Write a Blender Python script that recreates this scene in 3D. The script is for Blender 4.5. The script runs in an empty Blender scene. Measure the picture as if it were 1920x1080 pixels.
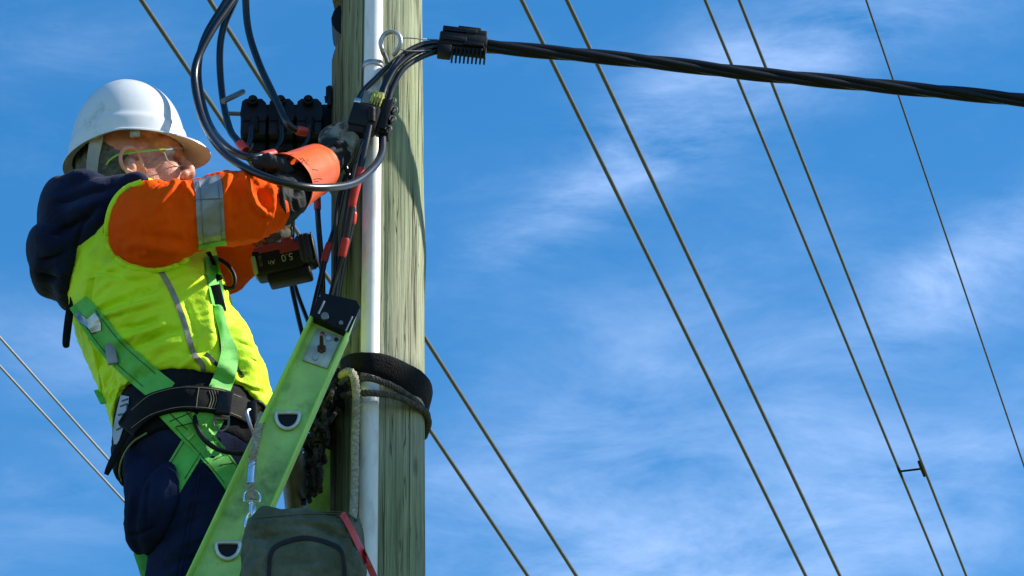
import bpy, bmesh, math, random
import numpy as np
from mathutils import Vector, Matrix, noise
from mathutils.bvhtree import BVHTree
random.seed(7); np.random.seed(7)
R = math.radians
scene = bpy.context.scene
COL = scene.collection

# ------------------------------------------------------------------ camera
TH = R(28.0); S = 880.0; DIST = 10.0
CAM = Vector((0.0, -DIST*math.cos(TH), 1.6))
FW = Vector((0, math.cos(TH), math.sin(TH))); UP = Vector((0, -math.sin(TH), math.cos(TH)))
cd = bpy.data.cameras.new('camera'); cam = bpy.data.objects.new('camera', cd); COL.objects.link(cam)
cam.location = CAM; cam.rotation_euler = (R(90)+TH, 0, 0)
cd.sensor_width = 36; cd.lens = 18.0/((960/S)/DIST); cd.clip_end = 3000; cd.clip_start = 0.1
scene.camera = cam

# ------------------------------------------------------------------ sun, sky, exposure
SUN = Vector((0.78, 0.03, 0.62)).normalized()
sl = bpy.data.lights.new('sun', 'SUN'); sl.energy = 5.0; sl.angle = R(0.5); sl.color = (1.0, 0.95, 0.86)
so = bpy.data.objects.new('sun', sl); COL.objects.link(so)
so.rotation_euler = SUN.to_track_quat('Z', 'Y').to_euler()
scene.view_settings.view_transform = 'Standard'; scene.view_settings.look = 'None'
scene.view_settings.exposure = 0.6; scene.view_settings.gamma = 1.0

world = bpy.data.worlds.new('World'); scene.world = world; world.use_nodes = True
def build_sky():
    nt = world.node_tree; N = nt.nodes; L = nt.links; N.clear()
    def math_(op, a, b=None, clamp=False):
        n = N.new('ShaderNodeMath'); n.operation = op; n.use_clamp = clamp
        for i, v in enumerate((a, b)):
            if v is None: continue
            if isinstance(v, (int, float)): n.inputs[i].default_value = v
            else: L.new(v, n.inputs[i])
        return n.outputs[0]
    out = N.new('ShaderNodeOutputWorld'); bg = N.new('ShaderNodeBackground'); L.new(bg.outputs[0], out.inputs[0])
    sky = N.new('ShaderNodeTexSky'); sky.sky_type = 'NISHITA'; sky.sun_disc = False
    sky.sun_elevation = math.asin(SUN.z); sky.sun_rotation = math.atan2(SUN.x, SUN.y)
    sky.altitude = 200; sky.air_density = 1.0; sky.dust_density = 0.35; sky.ozone_density = 2.6
    hs = N.new('ShaderNodeHueSaturation'); hs.inputs['Hue'].default_value = 0.497; hs.inputs['Saturation'].default_value = 1.36; hs.inputs['Value'].default_value = 1.0
    L.new(sky.outputs[0], hs.inputs['Color'])
    tc = N.new('ShaderNodeTexCoord')
    def dot(v):
        n = N.new('ShaderNodeVectorMath'); n.operation = 'DOT_PRODUCT'
        L.new(tc.outputs['Generated'], n.inputs[0]); n.inputs[1].default_value = v; return n.outputs['Value']
    f = math_('MAXIMUM', dot(FW), 0.05)
    u = math_('DIVIDE', dot((1, 0, 0)), f); v = math_('DIVIDE', dot(UP), f)      # tangent of the sky direction, fixed to the world
    cmb = N.new('ShaderNodeCombineXYZ'); L.new(u, cmb.inputs[0]); L.new(v, cmb.inputs[1])
    def nz(scale, rot, sx, detail, rough, dist=0.0):
        m = N.new('ShaderNodeMapping'); m.inputs['Rotation'].default_value = (0, 0, rot); m.inputs['Scale'].default_value = (sx, 1, 1)
        L.new(cmb.outputs[0], m.inputs[0])
        n = N.new('ShaderNodeTexNoise'); n.inputs['Scale'].default_value = scale; n.inputs['Detail'].default_value = detail
        n.inputs['Roughness'].default_value = rough; n.inputs['Distortion'].default_value = dist
        L.new(m.outputs[0], n.inputs['Vector']); return n.outputs['Fac']
    n1 = nz(52, R(-34), 0.38, 10, 0.66, 0.3); n2 = nz(13, R(-25), 0.6, 6, 0.55, 0.2)
    blobs = [  # sky position (px of the photo), half axes, angle, density
        (1080, 380, 210, 60, 33, .85), (1290, 205, 150, 75, 25, .8), (1560, 60, 300, 90, 18, .75), (1830, 470, 260, 70, 28, .8),
        (1720, 620, 330, 90, 24, .55), (1560, 920, 560, 130, 14, .55), (1180, 690, 300, 110, 25, .32), (980, 900, 340, 120, 15, .5), (1250, 560, 380, 160, 30, .18), (1350, 190, 420, 110, 33, .45), (1500, 980, 520, 200, 10, .45),
        (1420, 1080, 420, 80, 5, .6), (110, 650, 220, 70, -20, .45), (130, 80, 260, 60, 10, .3), (520, 330, 300, 90, 0, .15), (120, 960, 300, 140, 10, .35)]
    acc = None
    for (px, py, a, b, ang, w) in blobs:
        c, s = math.cos(R(ang)), math.sin(R(ang)); K = S*DIST
        du = math_('SUBTRACT', u, (px-960)/K); dv = math_('SUBTRACT', v, (540-py)/K)
        x = math_('ADD', math_('MULTIPLY', du, c*K/a), math_('MULTIPLY', dv, s*K/a))
        y = math_('ADD', math_('MULTIPLY', du, -s*K/b), math_('MULTIPLY', dv, c*K/b))
        d = math_('ADD', math_('MULTIPLY', x, x), math_('MULTIPLY', y, y))
        g = math_('MULTIPLY', math_('POWER', math.e, math_('MULTIPLY', d, -0.9)), w)
        acc = g if acc is None else math_('ADD', acc, g)
    wis = math_('MULTIPLY', math_('SUBTRACT', math_('ADD', math_('MULTIPLY', n1, .7), math_('MULTIPLY', n2, .3)), .36), 2.9, True)
    amt = math_('MULTIPLY', math_('MINIMUM', acc, 1.0), wis)
    base = math_('MULTIPLY', math_('SUBTRACT', n1, .50), .30, True)
    fac = math_('MINIMUM', math_('MULTIPLY', math_('ADD', amt, base), 0.60), 0.75)
    mx = N.new('ShaderNodeMix'); mx.data_type = 'RGBA'
    L.new(fac, mx.inputs['Factor']); L.new(hs.outputs[0], mx.inputs['A'])
    mx.inputs['B'].default_value = (3.9, 5.1, 7.6, 1)
    L.new(mx.outputs['Result'], bg.inputs['Color']); bg.inputs['Strength'].default_value = 0.132
build_sky()

# ------------------------------------------------------------------ helpers
YO = 0.0        # depth offset of the figure: he stands nearer the viewer than the pole
def P(px, py, y):
    y = y+YO; d = FW + Vector((1, 0, 0))*((px-960)/S/DIST) + UP*((540-py)/S/DIST)
    return CAM + d*((y-CAM.y)/d.y)
def PZ(px, py, z):
    d = FW + Vector((1, 0, 0))*((px-960)/S/DIST) + UP*((540-py)/S/DIST)
    return CAM + d*((z-CAM.z)/d.z)
def proj(V):
    V = np.asarray(V, float).reshape(-1, 3) - np.array(CAM)
    a = V @ np.array(FW)
    return np.stack([960 + V[:, 0]/a*DIST*S, 540 - (V @ np.array(UP))/a*DIST*S], 1)
def PP(pts): return [P(*p[:3]) for p in pts]

def catmull(pts, n, closed=False):
    p = np.asarray(pts, float)
    if p.ndim == 1: p = p[:, None]
    k = len(p)
    if k == 2: t = np.linspace(0, 1, n)[:, None]; return p[0]*(1-t)+p[1]*t
    if closed: q = np.vstack([p[-1], p, p[0], p[1]]); segs = k
    else: q = np.vstack([2*p[0]-p[1], p, 2*p[-1]-p[-2]]); segs = k-1
    out = []
    for t in np.linspace(0, segs, n, endpoint=not closed):
        i = min(int(t), segs-1); f = t-i
        a, b, c, d = q[i], q[i+1], q[i+2], q[i+3]
        out.append(.5*((2*b)+(-a+c)*f+(2*a-5*b+4*c-d)*f*f+(-a+3*b-3*c+d)*f**3))
    return np.array(out)

def frames(c, up=(0, 0, 1), closed=False):
    n = len(c); up = np.array(up, float)
    t = np.gradient(c, axis=0) if not closed else (np.roll(c, -1, 0)-np.roll(c, 1, 0))
    t /= np.linalg.norm(t, axis=1)[:, None]+1e-12
    u = np.zeros_like(c); s = np.zeros_like(c); prev = None
    for i in range(n):
        if prev is None:
            ref = up if abs(np.dot(up, t[i])) < .97 else np.array((0, 1., 0))
            v = ref - t[i]*np.dot(ref, t[i])
        else: v = prev - t[i]*np.dot(prev, t[i])
        v /= np.linalg.norm(v)+1e-12; u[i] = v; s[i] = np.cross(t[i], v); prev = v
    return t, u, s

class MB:
    def __init__(self): self.v = []; self.f = []; self.m = []; self.mats = []; self.uv = {}
    def add(self, v, f, mi=0):
        o = len(self.v); self.v += [tuple(x) for x in v]; self.f += [tuple(i+o for i in q) for q in f]; self.m += [mi]*len(f); return self
    def rings(self, rings, closed=False, caps=True, mi=0):
        k = len(rings); n = len(rings[0]); v = [p for r in rings for p in r]; f = []
        for i in range(k if closed else k-1):
            a = i*n; b = ((i+1) % k)*n
            for j in range(n):
                j2 = (j+1) % n; f.append((a+j, a+j2, b+j2, b+j))
        if caps and not closed:
            f.append(tuple(range(n-1, -1, -1))); f.append(tuple((k-1)*n+j for j in range(n)))
        return self.add(v, f, mi)
    def tube(self, pts, r, n=10, rows=None, up=(0, 0, 1), closed=False, caps=True, mi=0, sq=1.0):
        """r: number, or list per control point of number or (along up, along side)"""
        pts = np.asarray([tuple(p) for p in pts], float)
        rows = rows or max(2, (len(pts)-1)*8+1)
        if isinstance(r, (int, float)): r = [r]*len(pts)
        rr = np.array([(x, x) if isinstance(x, (int, float)) else x for x in r], float)
        if closed: c = catmull(pts, rows, True); q = catmull(rr, rows, True)
        else: c = catmull(pts, rows); q = catmull(rr, rows)
        t, u, s = frames(c, up, closed); out = []
        an = np.linspace(0, 2*math.pi, n, endpoint=False)
        ca, sa = np.cos(an), np.sin(an)
        if sq != 1.0: ca = np.sign(ca)*np.abs(ca)**sq; sa = np.sign(sa)*np.abs(sa)**sq
        for i in range(rows):
            out.append(c[i]+np.outer(ca, u[i])*q[i, 0]+np.outer(sa, s[i])*q[i, 1])
        return self.rings(out, closed, caps, mi)
    def cyl(self, p0, p1, r0, r1=None, n=16, mi=0):
        r1 = r0 if r1 is None else r1
        return self.tube([p0, p1], [r0, r1], n, 2, mi=mi)
    def twist(self, pts, Rr, r, pitch, strands=3, n=6, rows=None, mi=0, ph=0.0):
        c = catmull([tuple(p) for p in pts], rows or (len(pts)-1)*24)
        t, u, s = frames(c); L = np.concatenate([[0], np.cumsum(np.linalg.norm(np.diff(c, axis=0), axis=1))])
        for k in range(strands):
            a = ph+2*math.pi*(L/pitch+k/strands)
            q = c+u*np.cos(a)[:, None]*Rr+s*np.sin(a)[:, None]*Rr
            self.tube(q, r, n, len(q), mi=mi)
        return self
    def box(self, c, size, ax=None, bev=0.0, seg=2, mi=0):
        bm = bmesh.new(); bmesh.ops.create_cube(bm, size=1.0)
        bmesh.ops.scale(bm, vec=size, verts=bm.verts)
        if bev: bmesh.ops.bevel(bm, geom=bm.edges[:], offset=bev, segments=seg, affect='EDGES', profile=.5)
        M = Matrix.Identity(3)
        if ax is not None: M = Matrix((ax[0], ax[1], ax[2])).transposed()
        bm.verts.index_update(); c = Vector(c)
        self.add([M @ v.co + c for v in bm.verts], [[v.index for v in f.verts] for f in bm.faces], mi); bm.free(); return self
    def prism(self, poly, y0, y1, bev=0.0, mi=0):
        """outline given in photo px, a plate of real thickness between depths y0 and y1"""
        a = [P(x, y, y0) for x, y in poly]; n = len(a); dy = Vector((0, y1-y0, 0))
        return self.slab(a, dy, mi)
    def slab(self, a, d, mi=0):
        n = len(a); b = [Vector(p)+d for p in a]
        f = [tuple(range(n)), tuple(range(2*n-1, n-1, -1))]+[(i, i+n, (i+1) % n+n, (i+1) % n) for i in range(n)]
        return self.add(list(a)+b, f, mi)
    def ball(self, c, r, ax=None, n=20, mi=0):
        if isinstance(r, (int, float)): r = (r, r, r)
        ax = ax or (Vector((1, 0, 0)), Vector((0, 1, 0)), Vector((0, 0, 1))); c = Vector(c); v = []; f = []; m = n//2
        for i in range(1, m):
            a = math.pi*i/m
            for j in range(n):
                b = 2*math.pi*j/n
                v.append(c+ax[0]*(r[0]*math.sin(a)*math.cos(b))+ax[1]*(r[1]*math.sin(a)*math.sin(b))+ax[2]*(r[2]*math.cos(a)))
        for i in range(m-2):
            for j in range(n): f.append((i*n+j, (i+1)*n+j, (i+1)*n+(j+1) % n, i*n+(j+1) % n))
        k = len(v); v += [c+ax[2]*r[2], c-ax[2]*r[2]]
        for j in range(n): f.append((k, j, (j+1) % n)); f.append((k+1, (m-2)*n+(j+1) % n, (m-2)*n+j))
        return self.add(v, f, mi)
    def build(self, name, mats, parent=None, smooth=True, sharp=40, voxel=None, relax=0):
        me = bpy.data.meshes.new(name); me.from_pydata([tuple(x) for x in self.v], [], self.f); 
        mats = mats if isinstance(mats, (list, tuple)) else [mats]
        for m in mats: me.materials.append(m)
        if len(mats) > 1: me.polygons.foreach_set('material_index', self.m)
        bm = bmesh.new(); bm.from_mesh(me); bmesh.ops.recalc_face_normals(bm, faces=bm.faces); bm.to_mesh(me); bm.free()
        if voxel:
            tmp = bpy.data.objects.new('tmp', me); COL.objects.link(tmp)
            md = tmp.modifiers.new('r', 'REMESH'); md.mode = 'VOXEL'; md.voxel_size = voxel
            dg = bpy.context.evaluated_depsgraph_get(); dg.update()
            m2 = bpy.data.meshes.new_from_object(tmp.evaluated_get(dg)); bpy.data.objects.remove(tmp); bpy.data.meshes.remove(me)
            me = m2; me.name = name
            if not len(me.materials):
                for m in mats: me.materials.append(m)
            if relax:
                bm = bmesh.new(); bm.from_mesh(me)
                for _ in range(relax): bmesh.ops.smooth_vert(bm, verts=bm.verts, factor=.5, use_axis_x=True, use_axis_y=True, use_axis_z=True)
                bm.to_mesh(me); bm.free()
        o = bpy.data.objects.new(name, me); COL.objects.link(o)
        if parent is not None:
            o.parent = parent; o.matrix_parent_inverse = Matrix.Translation(-Vector(parent.get('_o', (0, 0, 0))))
        if smooth:
            me.polygons.foreach_set('use_smooth', [True]*len(me.polygons))
            if sharp:
                try: me.set_sharp_from_angle(angle=R(sharp))
                except Exception: pass
        return o

def thing(name, label, cat, loc, group=None):
    o = bpy.data.objects.new(name, None); COL.objects.link(o); o.location = loc; o.empty_display_size = .05
    o['_o'] = tuple(loc); tag(o, label, cat, group); return o
def tag(o, label=None, cat=None, group=None, kind=None):
    if label: o['label'] = label
    if cat: o['category'] = cat
    if group: o['group'] = group
    if kind: o['kind'] = kind
    return o

def arr(o):
    me = o.data; n = len(me.vertices); V = np.empty(n*3); me.vertices.foreach_get('co', V); N = np.empty(n*3)
    me.vertex_normals.foreach_get('vector', N); return V.reshape(-1, 3), N.reshape(-1, 3)
def setv(o, V): o.data.vertices.foreach_set('co', V.reshape(-1)); o.data.update()
def sculpt(o, strokes):
    """raise or press folds into cloth along lines (px of the photo), width px, amplitude m"""
    V, N = arr(o); q = proj(V); view = V-np.array(CAM); view /= np.linalg.norm(view, axis=1)[:, None]
    face = np.clip(-(N*view).sum(1)*3+.2, 0, 1); disp = np.zeros(len(V))
    for pts, w, amp in strokes:
        wl, wr = (w, w) if isinstance(w, (int, float)) else w
        wl, wr = wl*.8, wr*.8
        c = catmull(pts, max(12, len(pts)*8)); k = len(c)
        best = np.full(len(V), 1e9); tt = np.zeros(len(V)); sg = np.ones(len(V))
        for i in range(k-1):
            a, b = c[i], c[i+1]; ab = b-a; t = np.clip(((q-a)@ab)/(ab@ab+1e-9), 0, 1); e = q-(a+t[:, None]*ab); d = np.hypot(e[:, 0], e[:, 1])
            m = d < best; best[m] = d[m]; tt[m] = (i+t[m])/(k-1); sg[m] = np.sign(ab[0]*e[m, 1]-ab[1]*e[m, 0])
        ww = np.where(sg > 0, wr, wl); tap = np.clip(np.minimum(tt, 1-tt)*4+.15, 0, 1)
        disp += amp*np.exp(-(best/ww)**2)*tap
    V += N*(disp*face)[:, None]; setv(o, V)
def crumple(o, amp, scale, stretch=(1, 1, 1), octaves=3, seed=0.0, rot=0.0, ridged=True):
    V, N = arr(o); c, s = math.cos(rot), math.sin(rot)
    for i in range(len(V)):
        x, y, z = V[i]; x, z = x*c-z*s, x*s+z*c
        p = Vector((x*stretch[0]*scale+seed, y*stretch[1]*scale-seed, z*stretch[2]*scale+seed*.7))
        n = noise.fractal(p, .8, 2.1, octaves)
        if ridged: n = .5-abs(n)*1.4
        V[i] += N[i]*(amp*n)
    setv(o, V)

class Surf:
    def __init__(self, *obs):
        v = []; f = []
        for o in obs:
            k = len(v); v += [x.co.copy() for x in o.data.vertices]; f += [[i+k for i in p.vertices] for p in o.data.polygons]
        self.t = BVHTree.FromPolygons(v, f)
    def hit(self, px, py):
        d = (P(px, py, 0)-CAM).normalized(); h = self.t.ray_cast(CAM, d)
        return (h[0]-Vector((0, YO, 0)), h[1]) if h[0] is not None else None
def ribbon(mb, surf, path, w, off=.004, th=.003, rows=None, cols=5, mi=0, ydef=None):
    """webbing laid over cloth along a path; w = width (px), number or list"""
    rows = rows or len(path)*8; c = catmull(path, rows); W = catmull(w, rows)[:, 0] if not isinstance(w, (int, float)) else np.full(rows, w)
    t = np.gradient(c, axis=0); t /= np.linalg.norm(t, axis=1)[:, None]+1e-9; nrm = np.stack([-t[:, 1], t[:, 0]], 1)
    pos = np.full((rows, cols), np.nan)
    for i in range(rows):
        for j in range(cols):
            q = c[i]+nrm[i]*W[i]*((j/(cols-1))-.5); h = surf.hit(*q)
            if h: pos[i, j] = h[0].y
    for i in range(rows):
        r = pos[i]
        if np.isnan(r).all(): continue
        m = np.nanmin(r); r[np.isnan(r)] = m
        r[:] = np.minimum(r, np.nanmedian(r)+.02)
    good = [i for i in range(rows) if not np.isnan(pos[i]).any()]
    for i in range(rows):
        if i not in good:
            k = min(good, key=lambda g: abs(g-i)) if good else None
            pos[i] = pos[k] if k is not None else (ydef or 0)
    for _ in range(2):
        p2 = pos.copy(); p2[1:-1] = np.minimum(pos[1:-1], (pos[:-2]+pos[1:-1]*2+pos[2:])/4); pos = p2
    top = []
    for i in range(rows):
        top.append([P(*(c[i]+nrm[i]*W[i]*((j/(cols-1))-.5)), pos[i, j]-off) for j in range(cols)])
    rings = []
    for i in range(rows):
        fr = top[i]; bk = [p+Vector((0, th, 0)) for p in reversed(fr)]; rings.append([tuple(p) for p in fr+bk])
    mb.rings(rings, mi=mi); return mb
def seam(mb, surf, path, r, off=.001, n=5, rows=None, mi=0):
    rows = rows or len(path)*8; c = catmull(path, rows); pts = []; last = None
    for q in c:
        h = surf.hit(*q)
        if h: last = h[0].y
        if last is None: continue
        pts.append(P(q[0], q[1], last-off))
    if len(pts) > 2: mb.tube(pts, r, n, len(pts), mi=mi)
    return mb

# ------------------------------------------------------------------ materials
def lin(h):
    h = h.lstrip('#'); c = [int(h[i:i+2], 16)/255 for i in (0, 2, 4)]
    return tuple(((x+.055)/1.055)**2.4 if x > .04045 else x/12.92 for x in c)
def mat(name, base, rough=.6, metal=0.0, var=.15, vscale=12, bump=0.0, bscale=150, spec=.4, coat=0.0, stretch=(1, 1, 1), sheen=0.0, stain=None, detail=5):
    if isinstance(base, str): base = lin(base)
    m = bpy.data.materials.new(name); m.use_nodes = True; nt = m.node_tree; N = nt.nodes; L = nt.links
    b = N['Principled BSDF']; b.inputs['Roughness'].default_value = rough; b.inputs['Metallic'].default_value = metal
    b.inputs['Specular IOR Level'].default_value = spec; b.inputs['Coat Weight'].default_value = coat; b.inputs['Sheen Weight'].default_value = sheen
    tc = N.new('ShaderNodeTexCoord'); mp = N.new('ShaderNodeMapping'); mp.inputs['Scale'].default_value = stretch; L.new(tc.outputs['Object'], mp.inputs[0])
    nz = N.new('ShaderNodeTexNoise'); nz.inputs['Scale'].default_value = vscale; nz.inputs['Detail'].default_value = detail; L.new(mp.outputs[0], nz.inputs['Vector'])
    rp = N.new('ShaderNodeValToRGB'); rp.color_ramp.elements[0].position = .3; rp.color_ramp.elements[1].position = .7
    rp.color_ramp.elements[0].color = (*[x*(1-var) for x in base], 1); rp.color_ramp.elements[1].color = (*[min(1, x*(1+var)) for x in base], 1)
    L.new(nz.outputs['Fac'], rp.inputs[0]); col = rp.outputs[0]
    if stain:
        sc, lo, hi, c2, k = stain
        s = N.new('ShaderNodeTexNoise'); s.inputs['Scale'].default_value = sc; s.inputs['Detail'].default_value = 6; s.inputs['Roughness'].default_value = .65; L.new(mp.outputs[0], s.inputs['Vector'])
        r2 = N.new('ShaderNodeMapRange'); r2.inputs['From Min'].default_value = lo; r2.inputs['From Max'].default_value = hi; r2.inputs['To Max'].default_value = k; L.new(s.outputs['Fac'], r2.inputs['Value'])
        mx = N.new('ShaderNodeMix'); mx.data_type = 'RGBA'; L.new(r2.outputs[0], mx.inputs['Factor']); L.new(col, mx.inputs['A']); mx.inputs['B'].default_value = (*c2, 1); col = mx.outputs['Result']
    L.new(col, b.inputs['Base Color'])
    if bump:
        n2 = N.new('ShaderNodeTexNoise'); n2.inputs['Scale'].default_value = bscale; n2.inputs['Detail'].default_value = 4; L.new(mp.outputs[0], n2.inputs['Vector'])
        bp = N.new('ShaderNodeBump'); bp.inputs['Strength'].default_value = bump; bp.inputs['Distance'].default_value = .004; L.new(n2.outputs['Fac'], bp.inputs['Height']); L.new(bp.outputs[0], b.inputs['Normal'])
    return m
def wood_mat():
    m = bpy.data.materials.new('weathered_timber'); m.use_nodes = True; nt = m.node_tree; N = nt.nodes; L = nt.links; b = N['Principled BSDF']
    b.inputs['Roughness'].default_value = .85; b.inputs['Specular IOR Level'].default_value = .2
    tc = N.new('ShaderNodeTexCoord')
    def nz(scale, st, det=6, rough=.6, dist=0):
        mp = N.new('ShaderNodeMapping'); mp.inputs['Scale'].default_value = st; L.new(tc.outputs['Object'], mp.inputs[0])
        n = N.new('ShaderNodeTexNoise'); n.inputs['Scale'].default_value = scale; n.inputs['Detail'].default_value = det; n.inputs['Roughness'].default_value = rough; n.inputs['Distortion'].default_value = dist
        L.new(mp.outputs[0], n.inputs['Vector']); return n.outputs['Fac']
    def ramp(fac, *st):
        r = N.new('ShaderNodeValToRGB'); e = r.color_ramp.elements
        e[0].position, e[0].color = st[0][0], (*st[0][1], 1); e[1].position, e[1].color = st[1][0], (*st[1][1], 1)
        for p, c in st[2:]: x = e.new(p); x.color = (*c, 1)
        L.new(fac, r.inputs[0]); return r.outputs[0]
    def mix(kind, f, a, c):
        x = N.new('ShaderNodeMix'); x.data_type = 'RGBA'; x.blend_type = kind
        if isinstance(f, float): x.inputs['Factor'].default_value = f
        else: L.new(f, x.inputs['Factor'])
        L.new(a, x.inputs['A']); L.new(c, x.inputs['B']); return x.outputs['Result']
    grain = nz(95, (1, 1, .03), 8, .7, .5); broad = nz(9, (1, 1, .10), 4, .5); crack = nz(62, (1, 1, .018), 3, .5, .5); patch = nz(5, (1, 1, .5), 4, .55)
    g = ramp(grain, (.28, (.14, .143, .11)), (.66, (.49, .51, .39)), (.48, (.345, .36, .27)))
    t = ramp(broad, (.35, (.72, .80, .66)), (.65, (1.0, .98, .88)))
    c = mix('MULTIPLY', 1.0, g, t)
    ck = ramp(crack, (.488, (1, 1, 1)), (.512, (1, 1, 1)), (.5, (.14, .12, .10)))
    c = mix('MULTIPLY', .7, c, ck)
    c2 = nz(15, (1, 1, .010), 2, .4, .35)
    deep = ramp(c2, (.4935, (1, 1, 1)), (.5065, (1, 1, 1)), (.4985, (.10, .09, .07)), (.5015, (.10, .09, .07)))
    c = mix('MULTIPLY', .95, c, deep)
    vm = N.new('ShaderNodeMapping'); vm.inputs['Scale'].default_value = (7, 7, 2.6); L.new(tc.outputs['Object'], vm.inputs[0])
    vo = N.new('ShaderNodeTexVoronoi'); vo.inputs['Scale'].default_value = 1.0; L.new(vm.outputs[0], vo.inputs['Vector'])
    kn = ramp(vo.outputs['Distance'], (.045, (.12, .10, .07)), (.10, (1, 1, 1)))
    c = mix('MULTIPLY', .8, c, kn)
    p = ramp(patch, (.45, (.82, .9, .78)), (.6, (1, 1, 1)))
    c = mix('MULTIPLY', .7, c, p)
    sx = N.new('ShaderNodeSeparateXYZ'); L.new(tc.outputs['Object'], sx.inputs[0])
    rot = nz(12, (1, 1, .25), 5, .65); mr = N.new('ShaderNodeMapRange'); mr.inputs['From Min'].default_value = -.325; mr.inputs['From Max'].default_value = -.372; L.new(sx.outputs[0], mr.inputs['Value'])  # streaky noise and X ramp that shape the painted left-side shade
    ml = N.new('ShaderNodeMath'); ml.operation = 'MULTIPLY'; ml.use_clamp = True; L.new(mr.outputs[0], ml.inputs[0]); m3 = N.new('ShaderNodeMath'); m3.operation = 'MULTIPLY'; m3.inputs[1].default_value = 1.9; L.new(rot, m3.inputs[0]); L.new(m3.outputs[0], ml.inputs[1])  # streak noise times X ramp: mask of the painted left-side shade
    br = N.new('ShaderNodeRGB'); br.outputs[0].default_value = (.62, .50, .42, 1); c = mix('MULTIPLY', ml.outputs[0], c, br.outputs[0])   # brown tint painting in the shade of the pole's left side
    L.new(c, b.inputs['Base Color'])
    ad = N.new('ShaderNodeMath'); ad.operation = 'ADD'; L.new(grain, ad.inputs[0])
    sp = N.new('ShaderNodeSeparateColor'); L.new(ck, sp.inputs[0]); L.new(sp.outputs[0], ad.inputs[1]); a2 = N.new('ShaderNodeMath'); a2.operation = 'ADD'; sp2 = N.new('ShaderNodeSeparateColor'); L.new(deep, sp2.inputs[0]); L.new(ad.outputs[0], a2.inputs[0]); L.new(sp2.outputs[0], a2.inputs[1]); ad = a2
    bp = N.new('ShaderNodeBump'); bp.inputs['Strength'].default_value = .8; bp.inputs['Distance'].default_value = .006; L.new(ad.outputs[0], bp.inputs['Height']); L.new(bp.outputs[0], b.inputs['Normal'])
    return m
M = {}
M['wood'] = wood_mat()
M['pipe'] = mat('white_conduit', (.86, .86, .86), .38, 0, .06, 9, .08, 60, .5, stretch=(1, 1, .3), stain=(22, .50, .68, (.45, .45, .42), .6))
M['conductor'] = mat('aged_conductor', (.15, .148, .142), .42, .5, .12, 30, .0, 400)
M['conductor_pale'] = mat('pale_conductor', (.36, .36, .36), .5, .2, .1, 30)
M['conductor_dark'] = mat('dark_conductor', (.10, .10, .11), .5, .3, .2, 40)
M['cable'] = mat('black_cable_sheath', (.008, .009, .012), .34, 0, .25, 20, .05, 200, .55)
M['cable_matt'] = mat('black_cable_bundle', (.003, .004, .009), .45, 0, .3, 20, .06, 200, .28)
M['red'] = mat('red_heat_shrink', (.55, .045, .03), .42, 0, .18, 30, .08, 220)
M['black'] = mat('black_plastic', (.006, .006, .008), .5, 0, .3, 30, .12, 160, .22)
M['black_worn'] = mat('worn_black_plastic', (.009, .009, .012), .5, 0, .35, 18, .2, 90, .25, stain=(30, .6, .75, (.05, .05, .055), .4))
M['steel'] = mat('galvanised_steel', (.42, .43, .43), .42, .75, .22, 40, .12, 150)
M['grey_metal'] = mat('dull_grey_metal', (.22, .22, .21), .5, .5, .25, 40, .12, 150)
M['shiny'] = mat('bright_steel', (.62, .62, .62), .24, .9, .12, 40)
M['brass'] = mat('brass_mesh_plate', (.42, .40, .10), .5, .2, .5, 180)
M['hivis'] = mat('fluorescent_yellow_cloth', (.64, .95, .025), .62, 0, .08, 9, .3, 300, .2, sheen=0, stain=(14, .58, .74, (.36, .48, .05), .5))
M['orange'] = mat('fluorescent_orange_cloth', (.95, .090, .0), .75, 0, .10, 9, .25, 420, .08, sheen=0)
M['navy'] = mat('navy_fleece', (.0055, .011, .042), .9, 0, .35, 14, .5, 240, .15, sheen=.06)
M['denim'] = mat('navy_work_trousers', (.011, .017, .048), .85, 0, .35, 10, .4, 300, .06, sheen=0.0, stain=(8, .5, .75, (.012, .018, .045), .7))
M['grey_tape'] = mat('grey_reflective_tape', (.30, .30, .31), .42, .2, .12, 30, .15, 300)
M['piping'] = mat('grey_reflective_piping', (.28, .26, .22), .45, .2, .2, 50, .2, 300)
M['green_web'] = mat('green_webbing', (.13, .52, .075), .6, 0, .14, 30, .35, 500, .35)
M['lime_web'] = mat('lime_webbing', (.16, .50, .08), .6, 0, .18, 40, .3, 500, .35)
M['black_web'] = mat('black_webbing', (.006, .006, .008), .7, 0, .3, 40, .4, 500, .15)
M['stitch'] = mat('tan_stitching', (.26, .24, .15), .7, 0, .2, 300)
M['pad'] = mat('black_padding', (.008, .0085, .012), .8, 0, .3, 20, .5, 260, .12)
M['skin'] = mat('weathered_skin', (.70, .30, .21), .52, 0, .14, 60, .4, 220, .35, stain=(45, .48, .66, (.55, .15, .09), .7))
M['hair'] = mat('short_grey_hair', (.14, .125, .095), .8, 0, .45, 90, .7, 300, .2)
M['helmet'] = mat('white_hard_hat_shell', (.76, .77, .78), .27, 0, .03, 5, .03, 40, .5, coat=.25, stain=(20, .56, .74, (.36, .35, .34), .55))
M['strap_grey'] = mat('beige_headband_webbing', (.36, .35, .32), .7, 0, .15, 40, .3, 400)
M['lime'] = mat('lime_plastic', (.34, .60, .05), .4, 0, .1, 20)
M['rubber'] = mat('orange_rubber', (.82, .115, .012), .34, 0, .10, 22, .10, 80, .5, stain=(22, .54, .72, (.34, .05, .012), .6))
M['ink'] = mat('black_ink', (.02, .02, .02), .6, 0, .2, 40)
M['liner'] = mat('dark_grey_liner', (.020, .021, .023), .75, 0, .4, 20, .4, 200, .25)
M['glove'] = mat('grey_knit_glove', (.27, .265, .23), .8, 0, .3, 35, .5, 400, .2, stain=(22, .50, .60, (.03, .03, .03), .85))
M['glove_dark'] = mat('olive_glove', (.07, .07, .05), .8, 0, .3, 35, .5, 400, .2)
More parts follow.
